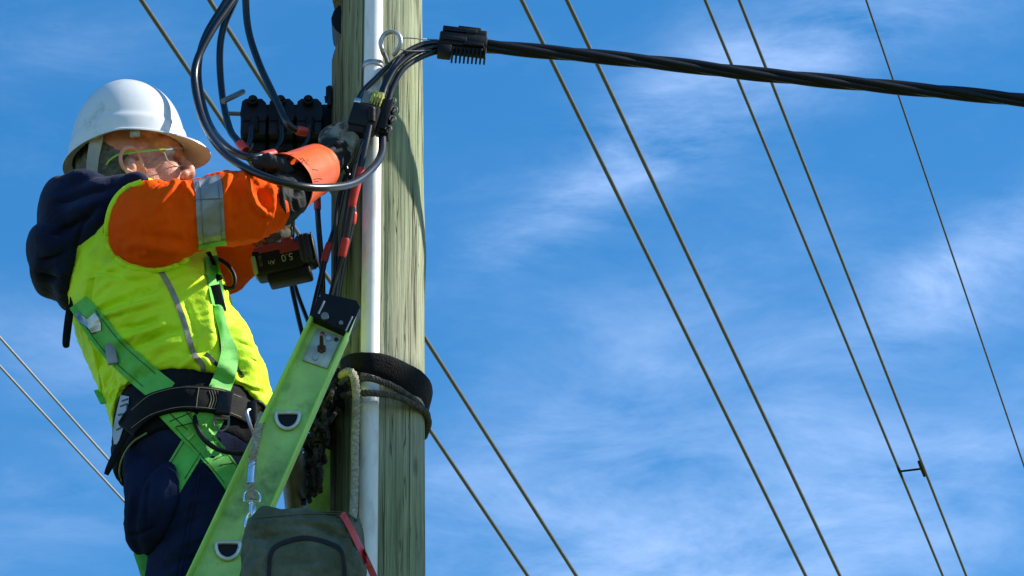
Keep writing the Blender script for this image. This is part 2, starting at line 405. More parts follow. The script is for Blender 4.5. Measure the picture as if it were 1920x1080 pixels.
M['ladder'] = mat('green_fibreglass', (.42, .68, .20), .5, 0, .14, 22, .08, 200, .45, stain=(13, .50, .70, (.12, .21, .08), .75))
M['ladder_edge'] = mat('lime_fibreglass_flange', (.42, .74, .13), .45, 0, .12, 20, .08, 200, .45, stretch=(1, 1, .3))
M['alu'] = mat('brushed_aluminium', (.66, .66, .66), .42, .55, .12, 60, .1, 200)
M['rung'] = mat('shade_dark_rung', (.085, .085, .07), .5, .3, .3, 30, .1, 150)  # aluminium rung with its shaded look put into the base colour
M['plate'] = mat('zinc_plate', (.46, .49, .46), .5, .45, .22, 35, .15, 90, stain=(30, .5, .7, (.22, .24, .22), .6))
M['rust'] = mat('rusty_bolt', (.10, .055, .04), .7, .4, .4, 60, .3, 200)
M['canvas'] = mat('dark_green_canvas', (.080, .098, .068), .88, 0, .3, 12, .6, 260, .15, stain=(11, .46, .66, (.17, .18, .14), .8))
M['trim'] = mat('black_bag_trim', (.012, .012, .016), .7, 0, .3, 50, .5, 400)
M['red_strap'] = mat('red_strap', (.62, .075, .085), .6, 0, .12, 40, .3, 400)
M['rope'] = mat('tan_rope', (.36, .33, .24), .85, 0, .35, 90, .6, 300, .15)
M['rope_dark'] = mat('dark_grey_rope', (.028, .027, .025), .8, 0, .45, 90, .6, 300, .2)
M['rope_grey'] = mat('grey_brown_rope', (.10, .092, .08), .85, 0, .4, 90, .6, 300, .1)
M['drill_black'] = mat('black_drill_housing', (.004, .004, .005), .6, 0, .25, 25, .2, 150, .15)
M['drill_blue'] = mat('dark_blue_rubber_end', (.010, .012, .024), .5, 0, .3, 25, .15, 120, .4)
M['drill_red'] = mat('dull_red_housing', (.17, .014, .008), .45, 0, .2, 25)
M['olive'] = mat('olive_print', (.20, .24, .10), .6, 0, .15, 40)
M['label'] = mat('pale_label', (.42, .46, .56), .6, 0, .1, 20)
M['label_ink'] = mat('dark_label_print', (.035, .045, .10), .6, 0, .1, 20)
M['grass'] = mat('dry_grass', (.10, .12, .045), .9, 0, .45, .8, .6, 30, .1)
M['leaf'] = mat('tree_leaves', (.055, .09, .03), .6, 0, .4, 3)
M['bark'] = mat('tree_bark', (.12, .09, .065), .9, 0, .4, 20, .8, 40)
M['yellow'] = mat('yellow_tag_cloth', (.75, .66, .03), .6, 0, .1, 20)
M['eye'] = mat('eye_white', (.55, .5, .46), .3, 0, .1, 20)
def lens_mat():
    m = bpy.data.materials.new('clear_lens'); m.use_nodes = True; nt = m.node_tree; N = nt.nodes; L = nt.links; N.clear()
    o = N.new('ShaderNodeOutputMaterial'); t = N.new('ShaderNodeBsdfTransparent'); t.inputs[0].default_value = (.98, .985, .98, 1)
    g = N.new('ShaderNodeBsdfGlossy'); g.inputs['Roughness'].default_value = .05; x = N.new('ShaderNodeMixShader'); f = N.new('ShaderNodeFresnel'); f.inputs[0].default_value = 1.5
    fm = N.new('ShaderNodeMath'); fm.operation = 'MULTIPLY'; fm.inputs[1].default_value = .15; L.new(f.outputs[0], fm.inputs[0]); L.new(fm.outputs[0], x.inputs[0]); L.new(t.outputs[0], x.inputs[1]); L.new(g.outputs[0], x.inputs[2]); L.new(x.outputs[0], o.inputs[0]); return m
M['lens'] = lens_mat()

X, Y, Z = Vector((1, 0, 0)), Vector((0, 1, 0)), Vector((0, 0, 1))
ZC = CAM.z+DIST*math.sin(TH)

# ================================================================== SETTING
g = MB(); k = 60
gv = []; gf = []
xs = np.concatenate([-np.geomspace(900, 3, 16), np.linspace(-2, 2, 5), np.geomspace(3, 900, 16)])
for a in xs:
    for b in xs: gv.append((a, b, 0.0))
n = len(xs)
gf = [(i*n+j, (i+1)*n+j, (i+1)*n+j+1, i*n+j+1) for i in range(n-1) for j in range(n-1)]
g.add(gv, gf); tag(g.build('ground', M['grass']), kind='structure')

# ------------------------------------------------------------------ pole
PR = .0992
def pole_x(z): return -.2865-(z-ZC)*.0145
def build_pole():
    zs = np.concatenate([np.linspace(0, ZC-.85, 30), np.linspace(ZC-.84, ZC+.84, 420), np.linspace(ZC+.86, 9.4, 20)])
    ns = 220; rings = []
    for z in zs:
        cx = pole_x(z); py = proj([(cx, 0, z)])[0][1]; ring = []
        for j in range(ns):
            a = 2*math.pi*j/ns; ca, sa = math.cos(a), math.sin(a)
            r = PR + .0022*noise.noise(Vector((ca*1.5, sa*1.5, z*1.1))) + .0012*noise.noise(Vector((ca*9, sa*9, z*1.3))) + .0011*noise.noise(Vector((ca*26, sa*26, z*.9)))
            r += .004*math.exp(-((py-480)/60)**2)*max(0, ca)**2
            x = cx+r*ca; y = r*sa
            if 4 < py < 112 and ca < 0:
                d = .0225*min(1, (py-4)/6)*min(1, max(0, (112-py)/16))**.6 + .0012*noise.noise(Vector((3, sa*8, z*60)))
                x = max(x, cx-PR+d)
            ring.append((x, y, z))
        rings.append(ring)
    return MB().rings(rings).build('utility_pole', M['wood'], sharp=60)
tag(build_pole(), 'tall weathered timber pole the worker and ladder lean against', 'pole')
# black cap fixed in the notch of the pole's edge
nb = MB(); nb.tube([P(641, 38, -.03), P(641, 38, .05)], .0006, 6, 2)
pts = [(642, 10), (634, 11), (626, 20), (621, 34), (623, 46), (630, 57), (641, 66), (645, 60), (645, 14)]
nb.prism(pts, -.035, .05); tag(nb.build('pole_plate', M['black'], sharp=30), 'black rounded plate bolted in the notch of the timber pole', 'plate')

# ------------------------------------------------------------------ white conduit
py_ = -(PR+.0205)
a = P(701, 0, py_); b = P(689.5, 1080, py_); d = (a-b)/(a.z-b.z)
pm = MB(); pm.tube([a+d*(9.0-a.z), b-d*(b.z-.05)], .0198, 32, 40)
for py in (150,):
    pass
cp = pm.build('conduit_pipe', M['pipe']); tag(cp, 'white plastic conduit pipe running up the timber pole', 'pipe')
def clip(py):
    c = a+(b-a)*(py/1080.0); q = MB(); pts = []
    for t in np.linspace(-1.15, 1.15, 15): pts.append(c+Vector((math.sin(t*1.5)*.022, -math.cos(t*1.5)*.022, 0)))
    q.tube(pts, [(.006, .0012)]*15, 8, 30); return q.build('pipe_saddle', M['steel'], cp)
clip(132)

# ------------------------------------------------------------------ overhead wires
WZ = 8.9
def wire(p0, p1, r, label, m='conductor', z=WZ, name='overhead_wire'):
    A = PZ(*p0, z); B = PZ(*p1, z); dr = (B-A).normalized(); L = (B-A).length
    w = MB(); w.tube([A-dr*14, B+dr*22], r, 10, 24)
    o = w.build(name, M[m]); tag(o, label, 'wire', 'bare overhead wires against the sky'); return o
wire((265, 0), (990, 1080), .0076, 'overhead wire passing behind worker and pole, lower of that pair')
wire((393, 0), (1081, 1080), .0076, 'overhead wire passing behind worker and pole, upper of that pair')
wire((978, 0), (1511, 1080), .0068, 'thicker overhead wire in open sky, nearest to the timber pole')
wire((1063, 0), (1575, 1080), .0068, 'thicker overhead wire in open sky, second from the timber pole')
wire((1322, 0), (1768, 1080), .0052, 'overhead wire joined by a spacer, on the spacer end nearer the pole')
wire((1386, 0), (1812, 1080), .0052, 'overhead wire joined by a spacer, on the spacer end farther from pole')
wire((1624, 0), (1990, 1080), .0032, 'thinnest dark overhead wire, farthest right in the sky', 'conductor_dark')
wire((0, 633), (243, 906), .0046, "thin pale grey wire behind the worker's back, higher of the two", 'conductor_pale')
wire((0, 687), (243, 951), .0046, 'thin pale grey wire behind the worker, lower of the two, reaching his trousers', 'conductor_pale')
sp = MB(); A = PZ(1687, 884, WZ); B = PZ(1728, 879, WZ); sp.tube([A, (A+B)/2, B], .0040, 8)
for q, p in ((A, (1322, 0, 1768, 1080)), (B, (1386, 0, 1812, 1080))):
    d = (PZ(p[2], p[3], WZ)-PZ(p[0], p[1], WZ)).normalized()
    sp.tube([q-d*.06, q-d*.03, q, q+d*.03, q+d*.06], [.0052, .0056, .0062, .0056, .0052], 8)
tag(sp.build('wire_spacer', M['black']), 'black spacer rod clipped between two thin overhead wires', 'wire spacer')

# ------------------------------------------------------------------ service cable, clamp, hook
ABC = [(872, 84, -.105), (905, 86, -.098), (945, 90, -.09), (1130, 107, -.045), (1273, 122, 0.0), (1400, 137, .03), (1700, 166, .11), (1920, 188, .17), (2600, 262, .36), (4200, 420, .8)]
sc_ = MB(); sc_.twist(PP(ABC), .0080, .0084, .66, 4, 12, rows=420, ph=.6)
tag(sc_.build('service_cable', M['cable_matt']), 'thick twisted black cable bundle stretching from clamp across the sky', 'cable')
CORES = [[(830, 80, -.115), (790, 84, -.13), (752, 106, -.15), (727, 146, -.16), (712, 182, -.165), (708, 200, -.16)],
         [(830, 87, -.115), (785, 96, -.135), (746, 124, -.155), (724, 160, -.165), (716, 186, -.168), (712, 205, -.16)],
         [(830, 93, -.115), (790, 107, -.13), (756, 130, -.15), (736, 165, -.155), (728, 192, -.155), (724, 212, -.15)],
         [(830, 89, -.11), (775, 95, -.125), (738, 116, -.14), (704, 148, -.15), (682, 170, -.155), (667, 196, -.155)]]
LB = ['topmost of the cable tails curving from clamp down to connector', 'second of the cable tails curving from clamp down to connector',
      'lowest cable tail curving from clamp in front of bare timber', 'cable tail curving from clamp across the white pipe']
for c, l in zip(CORES, LB):
    q = MB(); q.tube(PP(c), .0063, 12, 44); tag(q.build('cable_tail', M['cable']), l, 'cable', 'cable tails below the strain clamp')
cl = thing('strain_clamp', 'ribbed black clamp gripping the thick cable beside the pole', 'clamp', P(867, 84, -.105))
ang = R(-6); ex = Vector((math.cos(ang), .05, math.sin(ang))).normalized(); ez = Y.cross(ex)*-1; ez = Vector((-ex.z, 0, ex.x)); ey = ez.cross(ex)
def CLP(px, py, y): return P(px, py, y)
q = MB(); q.box(P(868, 82, -.105), (.104, .05, .026), (ex, ey, ez), .004); q.build('clamp_body', M['black_worn'], cl, sharp=30)
q = MB()
q.box(P(862, 65, -.108), (.075, .046, .012), (ex, ey, ez), .002); q.box(P(880, 62, -.106), (.05, .036, .012), (ex, ey, ez), .002); q.box(P(893, 68, -.112), (.045, .03, .016), (ex, ey, ez), .002)
q.box(P(850, 73, -.128), (.058, .012, .012), (ex, ey, ez), .002)
q.build('clamp_lid', M['black_worn'], cl, sharp=30)
q = MB(); q.box(P(833, 97, -.125), (.03, .034, .022), (ex, ey, ez), .003); q.box(P(879, 96, -.118), (.07, .03, .014), (ex, ey, ez), .002)
for i in range(9): q.box(P(848+i*7.6, 103+i*.4, -.122), (.0042, .034, .022), (ex, ey, ez), .0006, 1)
q.build('clamp_wedge', M['black'], cl, sharp=30)
q = MB(); q.box(P(888, 84, -.137), (.044, .012, .008), (ex, ey, ez), .002); q.box(P(865, 84, -.135), (.10, .006, .005), (ex, ey, ez), .001); q.build('clamp_latch', M['black_worn'], cl, sharp=30)
q = MB(); q.tube(PP([(822, 75, -.115), (790, 73, -.14), (756, 71, -.155), (748, 76, -.16), (752, 92, -.158), (780, 96, -.145), (825, 92, -.115)]), .0016, 6, 40); q.build('clamp_bail', M['grey_metal'], cl)
hk = MB(); hk.tube(PP([(727, 126, -.10), (724, 110, -.13), (717, 96, -.155), (714, 78, -.163), (722, 64, -.166), (736, 60, -.168), (748, 67, -.168), (751, 82, -.166), (743, 97, -.160), (736, 104, -.155)]), .0052, 12, 60)
tag(hk.build('pigtail_hook', M['steel']), 'grey steel pigtail hook holding the cable clamp to the pole', 'hook')

# ------------------------------------------------------------------ fuse holders on their bracket
def fuse(cx, label, hookpts):
    t = thing('fuse_holder', label, 'fuse holder', P(cx, 240, .02), 'black fuse holders left of the pole')
    q = MB()
    a = [P(cx-26, 214, -.035), P(cx-22, 190, -.03), P(cx-15, 185, -.03), P(cx+15, 185, -.03), P(cx+23, 193, -.03), P(cx+25, 214, -.035), P(cx+22, 226, -.036), P(cx-22, 226, -.036)]
    q.slab(a, Vector((0, .075, 0)))
    q.box(P(cx, 243, -.008), (.056, .05, .054), None, .006); q.build('fuse_body', M['black_worn'], t, sharp=25)
    q = MB(); q.box(P(cx, 268, .015), (.054, .03, .055), None, .005); q.build('fuse_skirt', M['black'], t, sharp=25)
    q = MB(); q.cyl(P(cx-2, 197, -.02), P(cx-2, 186, -.05), .0125, .0105, 14); q.cyl(P(cx-2, 186, -.048), P(cx-2, 183, -.056), .0085, .006, 8); q.build('bolt_cap', M['black'], t, sharp=40)
    q = MB(); q.cyl(P(cx+1, 220, -.037), P(cx+1, 246, -.037), .0095, .0105, 14); q.build('cable_gland', M['black'], t)
    q = MB(); q.tube(PP(hookpts), .0062, 10, 30); q.build('cable_stub', M['cable'], t)
    q = MB(); q.box(P(cx, 250, -.037), (.05, .004, .006), None, .001); q.build('gland_rim', M['brass'], t) if False else None
    return t
fuse(476, 'black bolted fuse holder farthest left of the pole', [(472, 238, -.045), (470, 262, -.05), (463, 276, -.052), (458, 286, -.05), (468, 284, -.052), (474, 270, -.055)])
fuse(528, 'black bolted fuse holder in the middle of its row', [(528, 238, -.045), (528, 262, -.05), (518, 280, -.052), (505, 292, -.05)])
fuse(580, 'black bolted fuse holder nearest the timber pole', [(580, 238, -.045), (578, 260, -.05), (570, 275, -.05)])
bk = thing('fuse_bracket', 'dark steel bracket carrying the black fuse holders on the pole', 'bracket', P(530, 260, .05))
q = MB(); q.box(P(540, 245, .045), (.205, .03, .12), None, .006); q.box(P(545, 300, .05), (.15, .04, .05), None, .006); q.slab([P(608, 195, .02), P(625, 205, .02), P(630, 300, .02), P(604, 300, .02)], Vector((0, .05, 0))); q.build('back_plate', M['black'], bk, sharp=30)
q = MB(); q.cyl(P(428, 213, .03), P(470, 214, .04), .0048, n=12); q.build('crossbar', M['grey_metal'], bk)
q = MB(); q.cyl(P(418, 190, -.05), P(456, 172, .0), .0062, n=12); q.build('pin', M['grey_metal'], bk)
q = MB(); q.box(P(618, 182, -.02), (.010, .02, .05), None, .003); q.cyl(P(609, 187, -.02), P(622, 185, -.02), .008, n=8); q.box(P(614, 172, -.02), (.007, .012, .022), None, .002); q.build('wing_nut', M['black'], bk, sharp=30)

# ------------------------------------------------------------------ connectors by the gloved hand
c1 = thing('cable_connector', 'black cable connector with ribbed yellow window gripped by gloved hand', 'connector', P(690, 220, -.18), 'connectors on the cable tails')
q = MB(); t1 = R(-14); e1 = Vector((math.cos(t1), 0, math.sin(t1))); e3 = Vector((-math.sin(t1), 0, math.cos(t1)))
q.box(P(683, 224, -.185), (.060, .045, .056), (e1, Y, e3), .006); q.box(P(672, 240, -.185), (.04, .035, .04), (e1, Y, e3), .008); q.build('connector_body', M['black_worn'], c1, sharp=30)
q = MB(); q.box(P(690, 188, -.175), (.022, .03, .032), (e1, Y, e3), .003); q.build('side_plate', M['grey_metal'], c1, sharp=30)
q = MB(); q.box(P(707, 188, -.182), (.026, .03, .028), (e1, Y, e3), .002)
for i in range(4): q.box(P(699+i*5, 186+i*1.5, -.199), (.0026, .004, .026), (e1, Y, e3), .0005, 1)
q.build('window', M['brass'], c1, sharp=30)
q = MB(); q.cyl(P(697, 228, -.205), P(697, 206, -.21), .0085, .0085, 14); q.ball(P(697, 206, -.21), .0087); q.build('shear_bolt', M['black'], c1)
q = MB(); q.box(P(671, 192, -.165), (.016, .02, .012), (e1, Y, e3), .002); q.box(P(664, 210, -.17), (.006, .008, .034), (e1, Y, e3), .001); q.build('metal_tab', M['shiny'], c1, sharp=30)
c2 = thing('cable_connector', 'black cable connector with stacked ring bolts, farther from the hand', 'connector', P(728, 220, -.165), 'connectors on the cable tails')
q = MB(); q.box(P(721, 222, -.17), (.024, .045, .075), (e1, Y, e3), .004); q.box(P(722, 250, -.168), (.02, .035, .02), (e1, Y, e3), .003); q.build('connector_body', M['black'], c2, sharp=30)
for (x, y) in ((737, 190), (740, 206), (737, 224), (729, 242)):
    q = MB(); q.cyl(P(x-16, y+6, -.165), P(x-1, y, -.185), .0088, .0088, 14); q.build('bolt_barrel', M['black'], c2)
    q = MB(); ring = [P(x-1, y, -.186)+Vector((math.cos(v)*.0068, -.002*math.cos(v), math.sin(v)*.0068)) for v in np.linspace(0, 2*math.pi, 12, endpoint=False)]
    q.tube(ring, .0018, 6, 24, closed=True); q.build('bolt_ring', M['grey_metal'], c2)

# ------------------------------------------------------------------ loose cables with red heat-shrink sleeves
def cable(pts, r, label, sleeves=(), rows=90, m='cable'):
    """sleeves: (px path with depth, radius)"""
    c = catmull([tuple(P(*p)) for p in pts], rows)
    q = MB(); q.tube(c, r, 12, rows); o = q.build('cable', M[m]); tag(o, label, 'cable', 'loose black cables around the fuses and connectors')
    for (i0, i1) in sleeves:
        k0, k1 = int(i0*(rows-1)), int(i1*(rows-1)); s = c[k0:k1+1]
        w = MB(); w.tube(s, [r*1.12]+[r*1.3]*(len(s)-2)+[r*1.12], 12, len(s)); w.build('red_sleeve', M['red'], o)
    return o
cable([(660, -420, -.10), (560, -200, -.15), (470, -50, -.2), (437, 0, -.22), (396, 60, -.235), (368, 118, -.24), (366, 165, -.255), (383, 232, -.31), (420, 286, -.43), (475, 322, -.515), (540, 345, -.535), (602, 352, -.49), (660, 344, -.39), (698, 316, -.29), (715, 288, -.21), (717, 256, -.175)], .0082,
      'long black cable looping under the orange gauntlet to a connector', rows=180)
cable([(650, -420, -.10), (550, -200, -.05), (452, -50, .0), (424, 2, .01), (388, 62, .01), (373, 112, .01), (374, 165, .0), (392, 232, -.09), (425, 275, -.28), (462, 294, -.34), (490, 293, -.33), (514, 288, -.29)], .0080,
      'black cable beside the long loop ending in red sleeve above gauntlet', [(.915, 1.0)], rows=150)
cable([(670, -420, -.10), (560, -220, -.13), (462, -50, -.0), (440, 2, .02), (419, 52, .02), (412, 105, .02), (417, 180, .01), (430, 240, -.06), (444, 262, -.10), (461, 282, -.12)], .0078,
      'black cable hanging left of fuses, red sleeve on its end', [(.93, 1.0)], rows=120)
cable([(660, -420, -.05), (520, -200, -.10), (464, -50, -.02), (461, 5, -.01), (467, 62, -.01), (486, 120, -.03), (510, 172, -.08), (534, 222, -.12), (550, 241, -.115), (576, 248, -.10)], .0080,
      'black cable crossing in front of the middle fuse holder, red sleeved end', [(.92, 1.0)], rows=120)
cable([(693, 236, -.205), (684, 282, -.205), (672, 335, -.2), (661, 380, -.19), (650, 440, -.17), (641, 480, -.155), (630, 520, -.14), (618, 575, -.13), (606, 680, -.12)], .0068,
      'black cable down the pole with two red sleeves', [(.21, .40), (.52, .64)])
cable([(681, 262, -.19), (667, 300, -.18), (656, 360, -.165), (646, 420, -.15), (640, 470, -.14), (632, 540, -.13), (618, 640, -.11)], .0055, 'plain thin black cable dropping from connector beside the pole')
cable([(648, 330, -.11), (640, 370, -.11), (627, 430, -.11), (612, 475, -.11), (602, 520, -.11), (588, 580, -.11), (572, 660, -.1)], .0062, 'black cable with one red sleeve right of the drill battery', [(.43, .57)])
cable([(594, 330, -.05), (595, 380, -.05), (597, 420, -.05), (602, 480, -.04), (605, 540, -.03), (605, 640, -.02)], .0060, 'black cable hanging under the gauntlet with dark red sleeve', [(.10, .27)])
cable([(540, 300, .06), (541, 410, .06), (541, 470, .06), (546, 530, .06), (556, 580, .06), (570, 640, .06)], .0052, 'black cable behind the drill battery, left of a crossing pair')
cable([(548, 300, .09), (549, 420, .09), (546, 500, .09), (556, 545, .09), (578, 604, .09), (600, 660, .09)], .0048, 'black cable behind the drill battery, right of a crossing pair')


# ================================================================== LADDER
cable([(678, 262, -.20), (664, 300, -.185), (640, 352, -.16), (630, 400, -.145), (630, 470, -.13), (626, 560, -.12), (622, 650, -.11)], .0042, 'thinnest black lead slanting from connector down the shaded pole face')
cable([(655, 250, -.17), (646, 300, -.165), (660, 350, -.155), (664, 400, -.15), (655, 450, -.14), (640, 520, -.13), (628, 600, -.12)], .0050, 'black lead with one short red mark beside the white pipe', [(.50, .58)])
LY = -.44
pt = P(632, 590, LY); pb = P(462, 960, LY); ld = (pb-pt).normalized()         # direction down the rail
lw = Vector((-ld.z, 0, ld.x)); lw = -lw if lw.x < 0 else lw                    # across the rail, in its web plane
lad = thing('ladder', 'green fibreglass ladder with D-shaped rung ends leaning on the pole', 'ladder', pt+ld*6.5)
LEN = (pt.z-.02)/(-ld.z)
def rail(y, sgn, w0, w1):
    """C-channel, flanges out (sgn -1: towards the viewer)"""
    rw = MB(); web = []; fl = []; fr = []
    n = 30
    for i in range(n):
        s = LEN*i/(n-1); c = Vector((pt.x, y, pt.z))+ld*s; hw = (w0+(w1-w0)*min(1, s/.55))/2
        def q(a, b): return tuple(c+lw*a+Y*(sgn*b))
        web.append([q(-hw+.006, 0), q(hw-.006, 0), q(hw-.006, -.005), q(-hw+.006, -.005)])
        fl.append([q(-hw, -.005), q(-hw+.006, -.005), q(-hw+.006, .024), q(-hw+.003, .028), q(-hw-.001, .026)])
        fr.append([q(hw-.006, -.005), q(hw, -.005), q(hw+.001, .026), q(hw-.003, .028), q(hw-.006, .024)])
    o = rw.rings(web).build('rail', M['ladder'], lad, sharp=30)
    MB().rings(fl).build('flange', M['ladder_edge'], o, sharp=30); MB().rings(fr).build('flange', M['ladder_edge'], o, sharp=30)
    return o
W0, W1 = .085, .100
rl = rail(LY, -1, W0, W1); rf = rail(.135, 1, W0, W1)
def endcap(y, sgn):
    q = MB(); c = Vector((pt.x, y, pt.z)); o = []
    for a, b in ((-.5, .034), (-.5, -.008), (-.40, -.022), (.36, -.030), (.5, -.018), (.5, .028), (.5, .042)): o.append(c+lw*(a*(W0+.002))+ld*b-Y*(sgn*.006))
    q.slab(o, Y*(sgn*.0355)); e = q.build('end_cap', M['black'], lad, sharp=20)
    q = MB(); q.cyl(c+lw*-.014+ld*.028+Y*(sgn*.0265), c+lw*-.014+ld*.028+Y*(sgn*.036), .008, n=14); q.build('rivet', M['grey_metal'], e); q = MB(); q.cyl(c+lw*.022+ld*.030+Y*(sgn*.030), c+lw*.022+ld*.030+Y*(sgn*.035), .0045, n=12); q.build('rivet', M['grey_metal'], e)
    q = MB(); q.box(c+lw*-.028+ld*.012+Y*(sgn*.033), (.004, .003, .032), (lw, Y, -ld), .001); q.build('clip', M['steel'], e); q = MB(); q.box(c+lw*.038+ld*.026+Y*(sgn*.033), (.003, .003, .036), (lw, Y, -ld), .001); q.build('clip', M['steel'], e)
endcap(LY, -1); endcap(.135, 1)
pc = Vector((pt.x, LY, pt.z))+ld*((P(605, 655, LY)-pt).dot(ld))+lw*.002
q = MB(); q.box(pc-Y*.003, (.054, .004, .078), (lw, Y, -ld), .0015); bp_ = q.build('steel_plate', M['plate'], lad, sharp=30)
q = MB()
for (u_, v_) in ((.004, -.024), (-.004, .026)): MB().cyl(pc+lw*u_+ld*v_-Y*.004, pc+lw*u_+ld*v_-Y*.008, .0062, .0055, 14).build('rivet', M['steel'], bp_)
q = MB()
for (u_, v_) in ((-.012, -.030), (.019, -.028)): MB().cyl(pc+lw*u_+ld*v_-Y*.004, pc+lw*u_+ld*v_-Y*.0056, .0048, n=12).build('hole', M['ink'], bp_)
q = MB(); q.cyl(pc+ld*.003-Y*.004, pc+ld*.003-Y*.012, .0095, n=6); q.cyl(pc+ld*.003-Y*.012, pc+ld*.0-Y*.045+Z*.01, .0042, n=10); q.build('stud_bolt', M['rust'], bp_)
# rungs
s0 = (P(543, 793, LY)-pt).dot(ld); s1 = (P(432, 1037, LY)-pt).dot(ld); step = s1-s0
def dshape(c, sc):
    out = []
    for (u_, v_) in ((-1, .62), (-.8, .80), (.8, .80), (1, .62), (.93, .1), (.70, -.38), (.32, -.68), (0, -.76), (-.32, -.68), (-.70, -.38), (-.93, .1)): out.append(c+X*(u_*.0235*sc)+Z*(v_*.0225*sc))
    return out
k = 0
while s0+k*step < LEN-.2:
    c = Vector((pt.x, LY, pt.z))+ld*(s0+k*step); q = MB()
    o1 = catmull([tuple(p) for p in dshape(c, 1)], 44, True); o2 = catmull([tuple(p) for p in dshape(c, .80)], 44, True)
    yo = np.array((0, .575, 0)); f0 = np.array((0, -.006, 0))
    q.rings([o2+f0, o1*1.0+f0, o1+yo-f0, o2+yo-f0], closed=True); q.build('rung', M['rung'], lad, sharp=35) if k < 16 else None
    rim = MB(); rim.tube(o1+np.array((0, -.006, 0)), .0040, 8, 44, closed=True)
    if k < 2: rim.build('rung_rim', M['alu'], lad); MB().slab([Vector(p)-Y*.0035 for p in dshape(c, .84)], Y*.003).build('rung_hollow_dark', M['black'], lad, smooth=False)  # black sheet stands in for the dark inside the hollow rung
    k += 1

# ------------------------------------------------------------------ strap and ropes round the pole
q = MB(); q.tube(PP([(632, 700, .03), (640, 690, -.05), (655, 681, -.125), (682, 679, -.170), (720, 687, -.152), (760, 706, -.112), (788, 724, -.055), (800, 748, .0), (792, 790, .07)]),
               [(.016, .005), (.018, .005), (.019, .006), (.021, .006), (.025, .006), (.027, .006), (.027, .006), (.025, .006), (.02, .005)], 14, 90, sq=.7)
o = q.build('pole_strap', M['pad']); crumple(o, .0012, 20, seed=3); tag(o, 'black padded strap wrapped round pole and pipe at ladder top', 'strap')
q = MB(); q.twist(PP([(636, 735, -.06), (660, 716, -.13), (682, 709, -.168), (705, 712, -.170), (745, 729, -.135), (782, 756, -.07), (803, 788, .0), (795, 820, .07)]), .0036, .0040, .022, 3, 6, 260)
tag(q.build('tie_rope', M['rope_grey']), 'dark twisted rope round the pole, upper turn below the strap', 'rope', 'dark ropes tied round the pole')
q = MB(); q.twist(PP([(620, 745, -.06), (650, 741, -.13), (680, 737, -.170), (705, 738, -.170), (745, 744, -.135), (784, 764, -.07), (800, 776, -.01), (800, 796, .06)]), .0036, .0040, .022, 3, 6, 260)
tag(q.build('tie_rope', M['rope_grey']), 'dark twisted rope round the pole, lower level turn', 'rope', 'dark ropes tied round the pole')
q = MB(); q.twist(PP([(640, 705, -.13), (652, 697, -.165), (664, 706, -.185), (668, 745, -.19), (666, 820, -.195), (665, 900, -.29), (662, 972, -.44), (655, 1030, -.51)]), .0042, .0050, .034, 3, 6, 220)
o = q.build('hanging_rope', M['rope']); crumple(o, .001, 120, seed=1, ridged=False); tag(o, 'tan rope hanging from the strap down to the canvas bag', 'rope')
# dark tangle lashed between the ladder and the pole
q = MB()
rr = random.Random(3)
for i in range(22):
    x0, y0 = rr.uniform(618, 640), rr.uniform(690, 770); pts = [(x0, y0, -.12)]
    for j in range(6): pts.append((rr.uniform(585, 622)-j*4, y0+25+j*rr.uniform(20, 36), rr.uniform(-.22, .06)))
    q.twist(PP(pts), .0028, .0034, .02, 3, 5, 70)
o = q.build('rope_lashing', M['rope_dark']); tag(o, 'dark tangled rope lashing between the green ladder and timber pole', 'rope')
q = MB(); q.box(P(622, 735, -.1), (.034, .03, .09), (Vector((.9, 0, .3)).normalized(), Y, Vector((-.3, 0, .9)).normalized()), .008); tag(q.build('ladder_pad', M['pad'], sharp=50), 'small dark rubber block between ladder cap and timber pole', 'pad'); q = MB(); q.box(P(600, 790, .0), (.045, .06, .10), (Vector((.85, 0, .5)).normalized(), Y, Vector((-.5, 0, .85)).normalized()), .015)
o = q.build('ladder_pad', M['pad'], sharp=50); crumple(o, .004, 40, seed=5); tag(o, 'dark rubber pad between ladder top and the timber pole', 'pad')
q = MB(); q.box(P(591, 885, -.03), (.018, .012, .032), (Vector((.85, 0, .5)).normalized(), Y, Vector((-.5, 0, .85)).normalized()), .002); q.box(P(610, 848, -.03), (.006, .01, .024), (Vector((.85, 0, .5)).normalized(), Y, Vector((-.5, 0, .85)).normalized()), .002)
tag(q.build('yellow_tag', M['yellow']), 'small bright yellow tag caught in the dark rope lashing', 'tag')

# ------------------------------------------------------------------ canvas tool bag
bg_ = thing('tool_bag', 'dark green canvas tool bag hanging in front of the ladder', 'bag', P(567, 1300, -.60))
rows_ = [(1002, 466, 674, .105), (1008, 464, 677, .112), (1030, 460, 680, .115), (1080, 453, 683, .118), (1160, 450, 684, .12), (1290, 452, 682, .118), (1310, 470, 660, .10)]
rg = []
kk = catmull(rows_, 90)
for py, xl, xr, b_ in kk:
    c = P((xl+xr)/2, py, -.60); hw = (P(xr, py, -.60)-P(xl, py, -.60)).length/2; ring = []
    for j in range(120):
        t = 2*math.pi*j/120; ca, sa = math.cos(t), math.sin(t)
        ring.append((c.x+hw*math.copysign(abs(ca)**.34, ca), c.y+b_*math.copysign(abs(sa)**.36, sa), c.z+.009*(math.sin(3*t+1)+.6*math.sin(7*t+2))*max(0, 1-(py-1002)/60)))
    rg.append(ring)
inn = [[(x*1.0+(-.374-0)*0, y, z) for x, y, z in rg[0]]]
cc = np.mean(np.array(rg[0]), axis=0); inner = [[tuple(cc+(np.array(p)-cc)*.94-np.array((0, 0, dz))) for p in rg[0]] for dz in (.002, .12, .3)]
m_ = MB(); m_.rings(list(reversed(inner))+rg); body = m_.build('bag_body', M['canvas'], bg_, sharp=0)
crumple(body, .009, 8, (1, 1, .8), 4, 2.0, .5); crumple(body, .0025, 30, (1, 1, 1), 3, 8.0)
